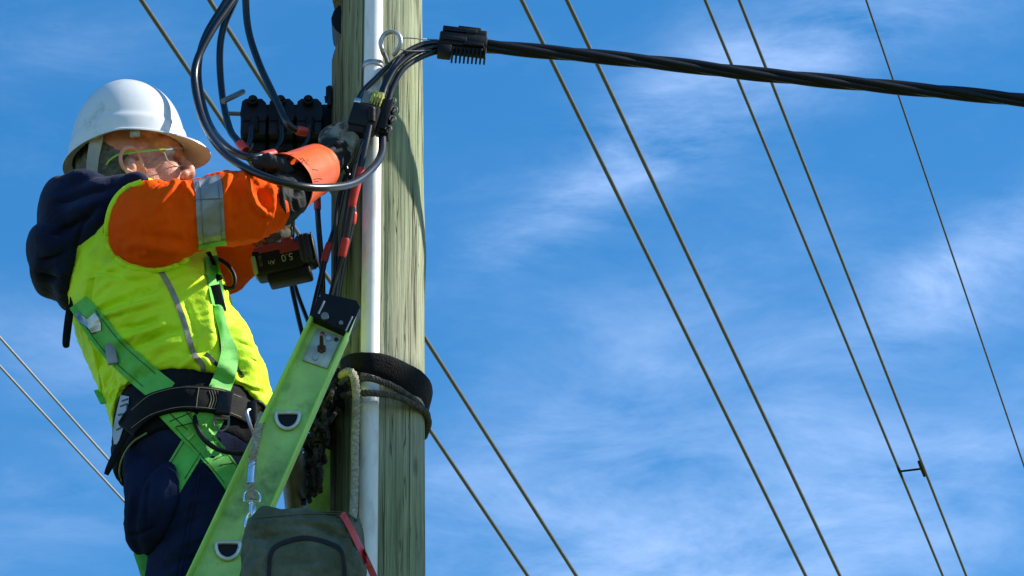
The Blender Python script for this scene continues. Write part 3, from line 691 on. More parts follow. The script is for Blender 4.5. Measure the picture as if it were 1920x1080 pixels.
sculpt(body, [([(470, 984), (560, 978), (668, 990)], 8, .007), ([(462, 1004), (500, 1006), (540, 992)], 4, -.009), ([(480, 985), (540, 1000), (600, 985)], 8, .007), ([(660, 1000), (640, 1040), (655, 1080)], 9, .009), ([(470, 1080), (490, 1040), (466, 1008)], 9, .010), ([(560, 1040), (600, 1056), (630, 1075)], 8, .007), ([(520, 1060), (560, 1050), (590, 1078)], 7, -.008), ([(600, 984), (622, 1000), (660, 1012)], 5, -.008)])
sf = Surf(body)
q = MB(); ribbon(q, sf, [(503, 1110), (505, 1060), (508, 1038), (522, 1021), (570, 1008), (620, 1019), (640, 1034), (645, 1060), (648, 1110)], 8, .003, .004); q.build('pocket_trim', M['trim'], bg_)
q = MB(); ribbon(q, sf, [(641, 962), (655, 985), (672, 1020), (690, 1056), (706, 1092), (722, 1130)], 12, .006, .003); q.build('red_strap', M['red_strap'], bg_)
q = MB(); ribbon(q, sf, [(474, 970), (560, 962), (640, 962), (668, 975)], 5, .002, .003); q.build('rim_binding', M['canvas'], bg_)

# ================================================================== PERSON
YO = -.20
H0 = P(243, 334, 0); hp = R(13); hy_ = R(-4)
hx = Vector((math.cos(hp)*math.cos(hy_), math.cos(hp)*math.sin(hy_), math.sin(hp))); hl = Z.cross(hx).normalized(); hu = hx.cross(hl)
AX = (hx, hl, hu)
def HL(x, y, z): return H0+hx*x+hl*y+hu*z
person = thing('person', 'worker in white hard hat and fluorescent jacket leaning back to work at the pole', 'person', P(330, 1250, 0))
def hands():
    rh = dict(palm=[(604, 312, .01), (620, 288, .026), (630, 264, .040)], pr=[(.026, .022), (.033, .022), (.030, .018)],
        fingers=[([(625, 255, 0.055), (639, 240, 0.028), (654, 240, 0.015), (664, 253, 0.017)], 0.0101), ([(631, 261, 0.051), (646, 253, 0.021), (660, 256, 0.013), (666, 267, 0.021)], 0.0104),
                 ([(633, 270, 0.049), (648, 267, 0.020), (659, 272, 0.017), (663, 281, 0.027)], 0.0099), ([(631, 280, 0.051), (643, 280, 0.025), (652, 285, 0.023), (654, 292, 0.033)], 0.0086)],
        thumb=([(613, 279, 0.063), (611, 258, 0.058), (622, 248, 0.063), (637, 244, 0.078), (649, 237, 0.083)], 0.0128))
    lh = dict(palm=[(488, 445, .075), (498, 425, .07), (505, 400, .062)], pr=[(.028, .022), (.036, .02), (.036, .016)],
        fingers=[([(508, 392, .06), (530, 394, .045), (536, 400, .005), (522, 406, -.022), (506, 408, -.022)], .0118), ([(508, 410, .06), (532, 412, .045), (538, 418, .005), (524, 424, -.024), (508, 424, -.024)], .012),
                 ([(508, 428, .06), (532, 430, .045), (537, 436, .005), (523, 441, -.023), (508, 440, -.022)], .0116), ([(506, 445, .06), (528, 447, .045), (532, 451, .01), (519, 456, -.018), (506, 455, -.018)], .010)],
        thumb=([(494, 412, .06), (498, 388, .03), (510, 372, -.005), (524, 364, -.02)], .014))
    return rh, lh
RH, LH = hands()
def add_hand(mb, h, grow=0.0):
    mb.tube(PP(h['palm']), [(a+grow, b+grow) for a, b in h['pr']], 14, 20); c = P(*h['palm'][-1]); mb.ball(c, .024+grow)
    for pts, r in h['fingers']:
        k = len(pts); mb.tube(PP(pts), [r*1.08+grow]+[r+grow]*(k-2)+[r*.86+grow], 10, 24); mb.ball(P(*pts[-1]), r*.86+grow, n=12)
        for q_ in pts[1:-1]: mb.ball(P(*q_), r*1.06+grow, n=12)
    pts, r = h['thumb']; mb.tube(PP(pts), [r*1.25+grow]+[r*1.1+grow]*(len(pts)-2)+[r*.85+grow], 10, 24); mb.ball(P(*pts[-1]), r*.85+grow, n=12)

# ---- body: one continuous skin (head, neck, trunk, arms, hands, legs)
def build_body():
    q = MB()
    def B(p, r): q.ball(HL(*p), r, AX, 26)
    B((-.006, 0, .062), (.096, .076, .10)); B((.036, 0, -.004), (.066, .062, .086)); B((.038, 0, -.062), (.058, .052, .046)); B((.082, 0, -.096), (.024, .028, .024))
    for s in (-1, 1):
        B((.066, s*.034, -.028), (.043, .030, .044)); B((.112, s*.015, -.030), (.013, .011, .010)); B((.03, s*.05, -.045), (.04, .022, .04)); B((.094, s*.030, .020), (.013, .017, .012))
    B((.084, 0, .047), (.040, .059, .030)); B((.064, 0, .080), (.055, .072, .045)); B((.092, 0, -.064), (.018, .028, .012)); B((.093, 0, -.050), (.018, .028, .009))
    q.tube([HL(.112, 0, .036), HL(.117, 0, .010), HL(.126, 0, -.012), HL(.124, 0, -.030)], [(.010, .011), (.010, .012), (.013, .015), (.010, .013)], 12, 20); B((.124, 0, -.022), (.014, .0155, .0135))
    q.tube([HL(0, 0, 0), HL(-.03, 0, -.06), HL(-.06, 0, -.16)], [.066, .064, .075], 20, 20)
    def HE(x, y, z): return HL(x*1.1+.020, y*.985, z*1.1-.018)
    for s in (-1, 1):      # ears
        q.tube([HE(.014, s*.074, -.010), HE(.012, s*.084, .014), HE(.004, s*.092, .030), HE(-.012, s*.096, .032), HE(-.023, s*.096, .018), HE(-.024, s*.093, -.002), HE(-.014, s*.088, -.020), HE(-.003, s*.082, -.030), HE(.008, s*.078, -.026)],
               [.0045, .005, .0052, .0055, .0055, .0055, .0055, .0075, .006], 10, 60)
        q.ball(HE(-.008, s*.074, .004), (.017, .004, .026), AX); B((.012, s*.078, -.018), (.012, .012, .02)); B((.034, s*.076, -.022), (.004, .004, .006))
    # trunk and limbs under the clothes
    q.tube([P(250, 372, 0), P(262, 430, 0), P(275, 560, 0), P(325, 700, 0), P(352, 830, 0), P(345, 890, 0)], [(.07, .08), (.13, .16), (.13, .15), (.12, .14), (.11, .12), (.08, .09)], 24, 40, up=(1, 0, 0))
    q.tube(PP([(262, 432, -.05), (285, 426, -.17), (350, 408, -.245), (430, 395, -.25), (505, 386, -.238), (560, 350, -.12), (604, 312, .01)]), [.045, .055, .050, .046, .040, .034, .028], 16, 50)
    q.tube(PP([(300, 425, .14), (330, 440, .19), (372, 474, .18), (412, 500, .16), (450, 472, .12), (488, 445, .075)]), [.055, .058, .048, .044, .038, .028], 16, 44)
    add_hand(q, RH); add_hand(q, LH)
    q.tube(PP([(352, 860, -.09), (362, 960, -.10), (345, 1080, -.10), (335, 1280, -.10), (325, 1490, -.09), (325, 1510, -.09)]), [.06, .064, .055, .05, .036, .035], 18, 60, up=(1, 0, 0))
    q.tube(PP([(325, 860, .09), (325, 960, .10), (356, 1080, .11), (350, 1280, .11), (350, 1490, .11), (350, 1510, .11)]), [.06, .064, .055, .05, .036, .035], 18, 60, up=(1, 0, 0))
    return q.build('body', M['skin'], person, voxel=.0030, relax=5, sharp=0)
body_o = build_body()
sculpt(body_o, [([(322, 298), (338, 300), (352, 297)], 3, -.003), ([(316, 288), (332, 284), (350, 287)], 3.5, -.003), ([(305, 297), (296, 303), (288, 312)], 2, -.0018), ([(307, 302), (300, 310), (294, 318)], 2, -.0016),
                ([(345, 316), (339, 326), (338, 338)], 2.5, -.0025), ([(268, 300), (300, 298), (318, 302)], 2, -.0012), ([(262, 310), (266, 322), (272, 334)], 2.5, -.002)])
# ---- hair (shell over nape and sides)
q = MB()
q.ball(HL(-.028, 0, .030), (.082, .0745, .112), AX, 30); q.tube([HL(-.018, 0, 0), HL(-.045, 0, -.075)], [.0685, .066], 20, 8)
hair = q.build('hair', M['hair'], person, voxel=.004, relax=2, sharp=0); crumple(hair, .0018, 160, (1, 1, .4), 2, ridged=False)

# ---- jacket sleeves
slv = MB(); slv.tube(PP([(240, 436, -.04), (254, 430, -.105), (270, 425, -.190), (300, 421, -.235), (346, 408, -.245), (392, 397, -.25), (438, 390, -.25), (478, 386, -.245), (506, 388, -.240), (518, 390, -.238), (521, 390, -.237)]),
                     [(.060, .050), (.080, .065), (.091, .078), (.088, .075), (.073, .07), (.0715, .068), (.076, .07), (.071, .066), (.058, .056), (.048, .047), (.036, .036)], 150, 220)
sleeve = slv.build('jacket_sleeve', M['orange'], person, sharp=0)
crumple(sleeve, .006, 10, (1.5, 1, .8), 4, 4.0, .5); crumple(sleeve, .0035, 26, (1.2, 1, .7), 2, 9.0, .6)
sculpt(sleeve, [([(340, 340), (325, 358), (308, 378), (286, 402)], (5, 9), .012), ([(342, 341), (352, 356), (366, 378)], (8, 5), .011), ([(292, 362), (305, 352), (340, 339)], (4, 7), .010), ([(246, 384), (251, 360), (276, 344)], (5, 8), .009),
                ([(262, 352), (290, 344), (318, 342)], 7, .008), ([(414, 384), (424, 350), (433, 326)], (5, 8), .013), ([(452, 322), (460, 346), (468, 370), (484, 391), (510, 407)], (9, 5), .017), ([(504, 340), (512, 368), (510, 404)], 7, .006),
                ([(503, 412), (489, 438), (476, 454)], 6, .006), ([(440, 345), (444, 385), (436, 430)], 14, -.012), ([(486, 350), (494, 372), (502, 388)], 11, -.013), ([(320, 372), (330, 392), (322, 430)], 16, -.007), ([(382, 345), (381, 395), (385, 450)], 24, -.003),
                ([(225, 470), (260, 455), (320, 470), (360, 466)], 10, .006), ([(240, 440), (300, 446), (350, 452)], 14, -.005), ([(262, 478), (280, 468), (262, 420), (250, 395)], 6, .006)])
sfs = Surf(sleeve)
q = MB(); ribbon(q, sfs, [(387, 331), (392, 360), (394, 398), (396, 436), (399, 462)], 52, .0035, .003, rows=40, cols=15); band = q.build('reflective_band', M['grey_tape'], sleeve)
q = MB(); ribbon(q, sfs, [(372, 464), (398, 459), (424, 453)], 7, .005, .003); q.build('band_edge', M['lime_web'], sleeve)
q = MB(); seam(q, sfs, [(366, 374), (392, 373), (416, 372)], .0011, .0045); seam(q, sfs, [(374, 340), (378, 398), (382, 458)], .0007, .0045); seam(q, sfs, [(408, 340), (413, 398), (416, 452)], .0007, .0045); q.build('band_stitching', M['grey_metal'], sleeve)
q = MB(); q.tube(PP([(300, 425, .13), (330, 440, .185), (372, 474, .18), (412, 502, .16), (448, 474, .125), (478, 452, .09), (490, 444, .075)]), [.085, .082, .068, .060, .055, .045, .038], 60, 100)
s2 = q.build('jacket_sleeve', M['orange'], person, sharp=0); crumple(s2, .006, 14, (1, 1, 1), 3, 2.0)

# ---- hi-vis vest
ring_rows = [(372, 200, 290, .085), (392, 168, 330, .14), (420, 146, 372, .175), (460, 135, 398, .190), (510, 132, 410, .198), (560, 129, 428, .202), (600, 138, 446, .203), (640, 150, 470, .203), (680, 168, 489, .202), (720, 186, 503, .20), (758, 200, 511, .197), (783, 208, 508, .192), (790, 212, 500, .184), (786, 220, 490, .176)]
kk = catmull(ring_rows, 210); rg = []
for py, xl, xr, b_ in kk:
    c = P((xl+xr)/2, py, 0); hw = (xr-xl)/2/S*(1+(c-CAM).dot(FW)/DIST-1); hw = (P(xr, py, 0)-P(xl, py, 0)).length/2
    lift = .030*min(1, max(0, (py-660)/125)); rg.append([(c.x+hw*math.cos(t), c.y+b_*math.copysign(abs(math.sin(t))**.92, math.sin(t)), c.z+lift*max(0, -math.sin(t))*(1-.45*math.cos(t))) for t in np.linspace(0, 2*math.pi, 220, endpoint=False)])
vest = MB().rings(rg).build('safety_vest', M['hivis'], person, sharp=0)
crumple(vest, .0075, 7.5, (.8, .8, 1.8), 4, 3.0, -.45); crumple(vest, .0028, 20, (.8, 1, 1.5), 2, 7.0, -.5)
sculpt(vest, [([(172, 588), (230, 560), (312, 532)], (5, 8), -.013), ([(180, 596), (252, 577), (318, 560)], (8, 5), .012), ([(222, 616), (270, 608), (300, 592)], (5, 7), -.010), ([(206, 640), (262, 628), (322, 606)], 11, .012),
              ([(242, 658), (280, 634), (314, 618), (345, 612)], (5, 7), -.013), ([(258, 668), (300, 650), (345, 640)], 12, .010), ([(164, 575), (168, 540), (176, 505)], 5, -.010), ([(190, 540), (230, 520), (290, 512)], 10, .009), ([(160, 500), (200, 510), (250, 526)], 7, -.008),
              ([(202, 762), (212, 735), (214, 705)], 5, -.010), ([(219, 744), (230, 730), (246, 718)], 5, -.010), ([(190, 690), (200, 720), (205, 750)], 6, .007), ([(226, 760), (232, 735), (240, 715)], 5, .008), ([(172, 640), (186, 670), (196, 705)], 6, -.008),
              ([(345, 680), (372, 672), (400, 690)], 9, .010), ([(330, 690), (352, 662), (378, 655)], 6, -.008), ([(372, 520), (384, 560), (392, 610), (398, 650)], 16, .012), ([(346, 560), (362, 604), (376, 650)], 6, -.008), ([(398, 520), (404, 580), (410, 640)], 7, -.014),
              ([(440, 600), (462, 650), (478, 700)], 18, .012), ([(440, 660), (452, 690), (462, 720)], 10, -.012), ([(455, 740), (480, 752), (500, 760)], 9, .008), ([(440, 720), (470, 730), (496, 736)], 5, -.009), ([(300, 704), (350, 700), (400, 712)], 6, .006)])
sfv = Surf(vest)
q = MB(); ribbon(q, sfv, [(298, 502), (318, 536), (334, 572), (346, 606), (356, 640), (364, 664), (378, 682), (382, 696)], 10, .002, .003); q.build('reflective_piping', M['piping'], vest)
q = MB(); seam(q, sfv, [(402, 520), (404, 580), (412, 640), (420, 690)], .0022, .002); q.build('zip', M['trim'], vest)
q = MB(); ribbon(q, sfv, [(386, 662), (398, 674), (408, 684)], 6, .004, .004); q.build('pocket_zip', M['trim'], vest); q = MB(); ribbon(q, sfv, [(434, 672), (444, 688), (456, 706)], 5, .004, .004); q.build('pocket_zip', M['trim'], vest)
q = MB(); seam(q, sfv, [(458, 740), (455, 762), (462, 775)], .0012, .001); q.build('seam', M['hivis'], vest); q = MB(); seam(q, sfv, [(160, 620), (176, 660), (186, 705), (190, 740)], .0022, .001); q.build('seam', M['hivis'], vest)
sfvs = Surf(vest, sleeve)
q = MB(); seam(q, sfvs, [(266, 342), (244, 350), (225, 364), (211, 385), (203, 412), (201, 440), (206, 465), (220, 485), (243, 499), (268, 504), (300, 504), (330, 495), (352, 484)], .0072, .001, 8); q.build('armhole_piping', M['hivis'], vest)

# ---- navy hood and collar
q = MB()
q.ball(P(128, 438, -.02), (.062, .15, .115), (Vector((.97, 0, .24)).normalized(), Y, Vector((-.24, 0, .97)).normalized())); q.ball(P(104, 492, -.03), (.054, .13, .075), (Vector((.8, 0, .6)).normalized(), Y, Vector((-.6, 0, .8)).normalized()))
q.ball(P(86, 515, -.03), (.034, .09, .03)); q.ball(P(122, 540, -.03), (.024, .09, .03)); q.ball(P(122, 398, -.02), (.050, .13, .05)); q.ball(P(165, 415, -.10), (.062, .085, .085)); q.ball(P(192, 386, -.13), (.055, .075, .055)); q.ball(P(222, 366, -.14), (.044, .06, .036)); q.ball(P(243, 352, -.15), (.034, .05, .022)); q.ball(P(259, 345, -.16), (.026, .045, .017)); q.ball(P(186, 410, -.135), (.042, .06, .06)); q.ball(P(163, 386, -.04), (.075, .14, .042))
q.tube(PP([(262, 358, -.085), (236, 356, -.115), (196, 362, -.10), (160, 372, -.02), (170, 390, .08), (230, 400, .12), (280, 395, .10)]), [(.018, .02), (.024, .026), (.03, .034), (.036, .04), (.036, .04), (.03, .03), (.02, .02)], 20, 60)
hood = q.build('hood', M['navy'], person, voxel=.0045, relax=16, sharp=0)
crumple(hood, .003, 7, (1, 1, .8), 3, 5.0, -.6); crumple(hood, .0012, 45, (1, 1, 1), 2, 1.0)
sculpt(hood, [([(96, 384), (150, 360), (215, 350)], (5, 14), -.016), ([(90, 440), (135, 420), (185, 385)], (5, 14), -.014), ([(70, 488), (100, 482), (135, 462)], (4, 10), -.012), ([(70, 512), (100, 522), (128, 524)], (4, 8), -.010), ([(160, 400), (148, 440), (138, 478)], 6, -.009), ([(120, 400), (160, 386), (200, 372)], 9, .006)])
q = MB(); q.tube(PP([(134, 545, -.05), (136, 560, -.06), (131, 600, -.06), (126, 640, -.05), (125, 650, -.04), (122, 640, -.02), (126, 600, -.01), (132, 560, -.02)]), [(.003, .006)]*8, 8, 50); q.build('drawcord', M['black_web'], hood)

# ---- trousers
q = MB(); rg = []
for py, xl, xr, b_ in catmull([(740, 222, 488, .15), (800, 216, 488, .172), (850, 220, 482, .178), (900, 232, 470, .172), (950, 248, 455, .16), (985, 262, 430, .13)], 60):
    c = P((xl+xr)/2, py, 0); hw = (P(xr, py, 0)-P(xl, py, 0)).length/2
    rg.append([(c.x+hw*math.cos(t), c.y+b_*math.sin(t), c.z) for t in np.linspace(0, 2*math.pi, 60, endpoint=False)])
q.rings(rg)
q.tube(PP([(378, 900, -.09), (382, 950, -.10), (372, 1010, -.105), (358, 1080, -.105), (345, 1200, -.10), (335, 1330, -.10), (328, 1470, -.10)]), [(.100, .088), (.102, .09), (.095, .088), (.088, .085), (.078, .078), (.068, .068), (.062, .062)], 40, 90, up=(1, 0, 0))
q.tube(PP([(322, 900, .09), (322, 950, .10), (340, 1010, .11), (356, 1080, .11), (352, 1200, .11), (350, 1330, .11), (350, 1470, .11)]), [(.094, .088), (.09, .09), (.082, .088), (.08, .085), (.078, .078), (.068, .068), (.062, .062)], 40, 90, up=(1, 0, 0))
tro = q.build('trousers', M['denim'], person, voxel=.006, relax=4, sharp=0)
crumple(tro, .007, 8, (1, 1, .7), 3, 6.0, .7); crumple(tro, .002, 30, (1, 1, .8), 2, 2.0)
sculpt(tro, [([(300, 985), (340, 950), (400, 930)], 9, .007), ([(300, 1020), (330, 990), (380, 965)], 7, -.008), ([(305, 1050), (345, 1020), (400, 1000)], 9, .006), ([(340, 900), (380, 880), (430, 885)], 7, -.008), ([(370, 868), (386, 880), (380, 900)], 5, .009), ([(300, 1070), (340, 1050), (390, 1040)], 6, -.006)])
sft = Surf(tro)
q = MB(); seam(q, sft, [(374, 890), (364, 940), (356, 990), (346, 1040), (338, 1085)], .0016, .001); seam(q, sft, [(366, 900), (356, 945), (347, 992), (337, 1042), (330, 1085)], .0010, .001); q.build('side_seam', M['navy'], tro)
# work boots
for (bx, by) in ((328, -.10), (350, .11)):
    q = MB(); c = P(bx, 1490, by); q.tube([c+Z*.07, c, c-Z*.06], [.055, .05, .052], 20, 12, up=(1, 0, 0)); q.tube([c+Vector((-.06, 0, -.06)), c+Vector((0, 0, -.05)), c+Vector((.1, 0, -.065)), c+Vector((.17, 0, -.075))], [(.04, .045), (.05, .048), (.04, .05), (.022, .035)], 20, 24)
    q.build('work_boot', M['black_worn'], person)
# tool pouch and jacket tail behind the hip
q = MB(); q.tube(PP([(276, 850, -.08), (272, 905, -.11), (272, 950, -.125), (268, 1000, -.12), (274, 1036, -.10)]), [(.044, .035), (.044, .044), (.040, .048), (.036, .042), (.022, .02)], 30, 50, up=(1, 0, 0), sq=.8)
q.tube(PP([(318, 868, -.165), (305, 908, -.185), (294, 960, -.185), (284, 1000, -.165), (280, 1036, -.12)]), [(.012, .012), (.034, .018), (.036, .020), (.028, .02), (.012, .012)], 24, 40, up=(1, 0, 0), sq=.8)
pch = q.build('hip_pouch', M['denim'], person, voxel=.005, relax=5, sharp=0); crumple(pch, .005, 16, (1, 1, .6), 3, 8.0, .3)
sculpt(pch, [([(316, 872), (312, 905), (300, 945)], 5, .007), ([(280, 890), (272, 940), (276, 1000)], 5, -.009), ([(250, 900), (246, 950), (240, 1000)], 6, .006), ([(236, 1005), (262, 1000), (296, 985)], 4, -.007), ([(290, 900), (284, 950), (278, 1010)], 4, .005)])

# ---- harness: lumbar pad, belt, straps, rings
sfh = Surf(vest, tro)
har = thing('harness', None, None, P(350, 760, -.18)); har.parent = person; har.matrix_parent_inverse = Matrix.Translation(-Vector(person['_o']))
def HB(mb, name, m, **k):
    o = mb.build(name, m, **k); o.parent = har; o.matrix_parent_inverse = Matrix.Translation(-Vector(har['_o'])); return o
rg = []
for py, gx, b_ in ((748, -10, .150), (756, 0, .178), (790, 6, .190), (830, 8, .192), (858, 6, .188), (872, 2, .182), (876, -4, .168)):
    xl, xr = np.interp(py, [748, 876], [222, 216])-gx, np.interp(py, [776, 876], [490, 480])+gx; c = P((xl+xr)/2, py, 0); hw = (P(xr, py, 0)-P(xl, py, 0)).length/2
    rg.append([(c.x+hw*math.cos(t), c.y+b_*math.sin(t), c.z+.012*math.cos(t)) for t in np.linspace(0, 2*math.pi, 120, endpoint=False)])
rg = [list(map(tuple, r)) for r in catmull(np.array(rg).reshape(7, -1), 30).reshape(30, 120, 3)]
pad = HB(MB().rings(rg), 'lumbar_pad', M['pad'], sharp=0); crumple(pad, .004, 14, (1, 1, 1.4), 3, 4.0)
sfp = Surf(vest, tro, pad)
q = MB(); ribbon(q, sfp, [(236, 803), (252, 782), (276, 763), (304, 752), (340, 745), (380, 746), (420, 752), (452, 764), (486, 784)], [36, 40, 42, 43, 44, 44, 43, 40, 34], .016, .012, rows=70, cols=7)
belt = HB(q, 'belt', M['black_web'], sharp=30); sfb = Surf(belt)
q = MB(); 
for o_ in (-19, 18): seam(q, sfb, [(246, 786+o_*.9), (276, 763+o_), (304, 752+o_), (340, 745+o_), (380, 746+o_), (420, 752+o_), (452, 764+o_)], .0008, .001)
seam(q, sfb, [(373, 726), (370, 745), (368, 765)], .0008, .001)
for i in range(4): seam(q, sfb, [(392+i*5, 732), (396+i*5, 748), (391+i*5, 765)], .0008, .001)
HB(q, 'belt_stitching', M['stitch'])
GW = 38
sfz = Surf(vest, tro, pad)
q = MB(); ribbon(q, sfz, [(146, 566), (166, 592), (188, 622), (214, 654), (244, 682), (280, 713), (312, 738)], [38, 44, 47, 48, 50, 51, 51], .006, .004, rows=70); st1 = HB(q, 'back_strap', M['green_web'], sharp=30)
q = MB(); ribbon(q, sfz, [(306, 750), (342, 788), (378, 826), (410, 862), (436, 898), (462, 936)], [52, 52, 50, 46, 44, 42], .005, .004, rows=50); st3 = HB(q, 'leg_strap', M['green_web'], sharp=30)
q = MB(); ribbon(q, sfz, [(400, 776), (380, 806), (362, 836), (344, 866), (316, 912)], [48, 48, 48, 48, 48], .003, .004, rows=50); st4 = HB(q, 'leg_strap', M['green_web'], sharp=30)
q = MB(); ribbon(q, sfz, [(396, 480), (402, 520), (408, 556), (412, 590), (422, 628), (430, 662), (424, 696), (412, 728), (408, 736)], [24, 26, 26, 18, 20, 32, 38, 40, 40], .009, .004, rows=80); st2 = HB(q, 'chest_strap', M['green_web'], sharp=30)
q = MB(); ribbon(q, Surf(st2, vest), [(396, 726), (412, 732), (430, 738)], 16, .004, .003); HB(q, 'strap_end', M['lime_web'], sharp=30); q = MB(); ribbon(q, Surf(st3, tro, pad), [(376, 790), (384, 808), (394, 822)], 22, .004, .003); HB(q, 'strap_end', M['lime_web'], sharp=30); q = MB(); ribbon(q, Surf(st3, tro, pad), [(352, 806), (362, 816)], 26, .004, .003); HB(q, 'strap_end', M['lime_web'], sharp=30)
q = MB(); sz = Surf(st3)
for pth in ([(306, 764), (352, 806)], [(332, 748), (372, 802)], [(318, 790), (362, 772)], [(330, 800), (372, 790)], [(402, 862), (428, 850)], [(412, 872), (440, 868)]): seam(q, sz, pth, .0009, .001, rows=14)
for o_ in (-19, 19):
    seam(q, sz, [(342+o_*.7, 788-o_*.7), (378+o_*.7, 826-o_*.7), (410+o_*.7, 862-o_*.7), (434+o_*.7, 892-o_*.7)], .0007, .001); seam(q, Surf(st4), [(376-o_*.8, 812-o_*.45), (362-o_*.85, 836-o_*.5), (330-o_*.85, 888-o_*.5)], .0007, .001)
s1_ = Surf(st1)
for o_ in (-17, 17): seam(q, s1_, [(166+o_*.75, 592-o_*.6), (214+o_*.75, 654-o_*.65), (280+o_*.7, 713-o_*.7)], .0007, .001)
HB(q, 'strap_stitching', M['trim'])
q = MB(); ribbon(q, Surf(st1, vest), [(166, 596), (176, 608), (180, 622)], [30, 26, 18], .004, .004); HB(q, 'adjuster_buckle', M['steel'], sharp=30); q = MB(); ribbon(q, Surf(st1, vest), [(160, 604), (150, 596), (143, 588)], 12, .004, .003); HB(q, 'buckle_tab', M['steel'], sharp=30)
q = MB(); h_ = sfz.hit(209, 664); q.box(P(209, 664, h_[0].y-.018), (.021, .010, .046), (Vector((.98, 0, .17)).normalized(), Y, Vector((-.17, 0, .98)).normalized()), .002); HB(q, 'strap_keeper', M['grey_tape'], sharp=30)
def slab_at(sf, px, py, w, h, ang, off, name, m, th=.008):
    hh = sf.hit(px, py); y_ = hh[0].y if hh else -.2; a_ = R(ang); q = MB(); q.box(P(px, py, y_-off), (w, th, h), (Vector((math.cos(a_), 0, math.sin(a_))), Y, Vector((-math.sin(a_), 0, math.cos(a_)))), .0025); return HB(q, name, m, sharp=30)
slab_at(sfp, 421, 756, .030, .050, -8, .024, 'belt_buckle', M['black_worn'], .012)
slab_at(sfz, 408, 560, .024, .062, 14, .014, 'chest_buckle', M['black_worn'], .010)
slab_at(sfz, 398, 500, .020, .070, 24, .012, 'chest_webbing', M['black_web'])
q = MB(); yy = sfz.hit(405, 500)[0].y
for i in range(3): q.tube([P(394+i*4, 484+i*5, yy-.018), P(402+i*4, 505+i*5, yy-.018)], .0009, 5, 4)
HB(q, 'webbing_print', M['stitch'])
q = MB(); q.tube([P(404, 486, yy-.03), P(424, 494, yy-.035), P(438, 514, yy-.035), (P(440, 532, yy-.032)), P(432, 541, yy-.03), P(414, 534, yy-.028), P(402, 510, yy-.026)], .0045, 10, 60, closed=True); HB(q, 'chest_carabiner', M['black'])
q = MB(); yb = sfp.hit(415, 790)[0].y; q.tube([P(402, 782, yb-.012), P(402, 798, yb-.014), P(414, 808, yb-.015), P(427, 800, yb-.014), P(429, 786, yb-.012)], .0026, 8, 40); q.box(P(416, 783, yb-.012), (.032, .006, .010), None, .002); HB(q, 'ring', M['grey_metal'])
q = MB(); ye = -.17; q.tube([P(468, 762, ye), P(484, 754, ye), P(496, 766, ye+.02), P(496, 784, ye+.02), P(486, 795, ye), P(470, 792, ye-.01), P(464, 776, ye-.01)], .0048, 10, 60, closed=True); q.box(P(472, 776, ye-.004), (.02, .02, .05), None, .004); HB(q, 'side_ring', M['black'])
q = MB(); q.tube(PP([(364, 768, yb-.02), (367, 795, yb-.03), (378, 818, yb-.035), (400, 838, yb-.035), (430, 848, yb-.03), (462, 850, yb-.02), (484, 840, yb)]), .0052, 10, 60); HB(q, 'gear_loop', M['black'])
q = MB(); q.tube(PP([(476, 816, ye-.05), (470, 800, ye-.035), (464, 782, ye-.025), (463, 771, ye-.02), (469, 768, ye-.01)]), .0038, 8, 40); HB(q, 'hook', M['shiny'])
# label on the pad, strap ends
q = MB(); ribbon(q, sfp, [(234, 742), (228, 775), (220, 808), (217, 832)], [16, 20, 17, 8], .004, .003, rows=24); lb = HB(q, 'pad_label', M['label'], sharp=30)
q = MB(); sl_ = Surf(lb)
for pth in ([(226, 762), (238, 758), (238, 768)], [(222, 778), (236, 776)], [(224, 790), (230, 784), (236, 790)], [(219, 806), (230, 800)], [(229, 752), (240, 748)]): seam(q, sl_, pth, .0022, .001, rows=14)
o = HB(q, 'label_print', M['label_ink'])
q = MB(); q.tube(PP([(238, 812, -.155), (222, 840, -.15), (206, 874, -.14), (199, 890, -.135)]), [(.006, .003), (.007, .003), (.007, .003), (.005, .003)], 10, 30, up=(1, 0, 0)); HB(q, 'pad_strap_end', M['black_web'])
q = MB(); seam(q, Surf(pad, tro), [(275, 812), (248, 830), (230, 858), (224, 884), (228, 902)], .0022, .004); HB(q, 'pad_piping', M['olive'])
q = MB(); q.tube(PP([(268, 1034, .03), (276, 1060, .02), (286, 1090, .0)]), [(.02, .003), (.019, .003), (.02, .003)], 10, 12, up=(1, 0, 0)); HB(q, 'thigh_strap', M['green_web'])
q = MB(); q.tube(PP([(182, 732, .02), (188, 744, .0), (194, 756, -.02)]), [(.007, .002)]*3, 8, 10, up=(1, 0, 0)); HB(q, 'loose_strap', M['green_web'])

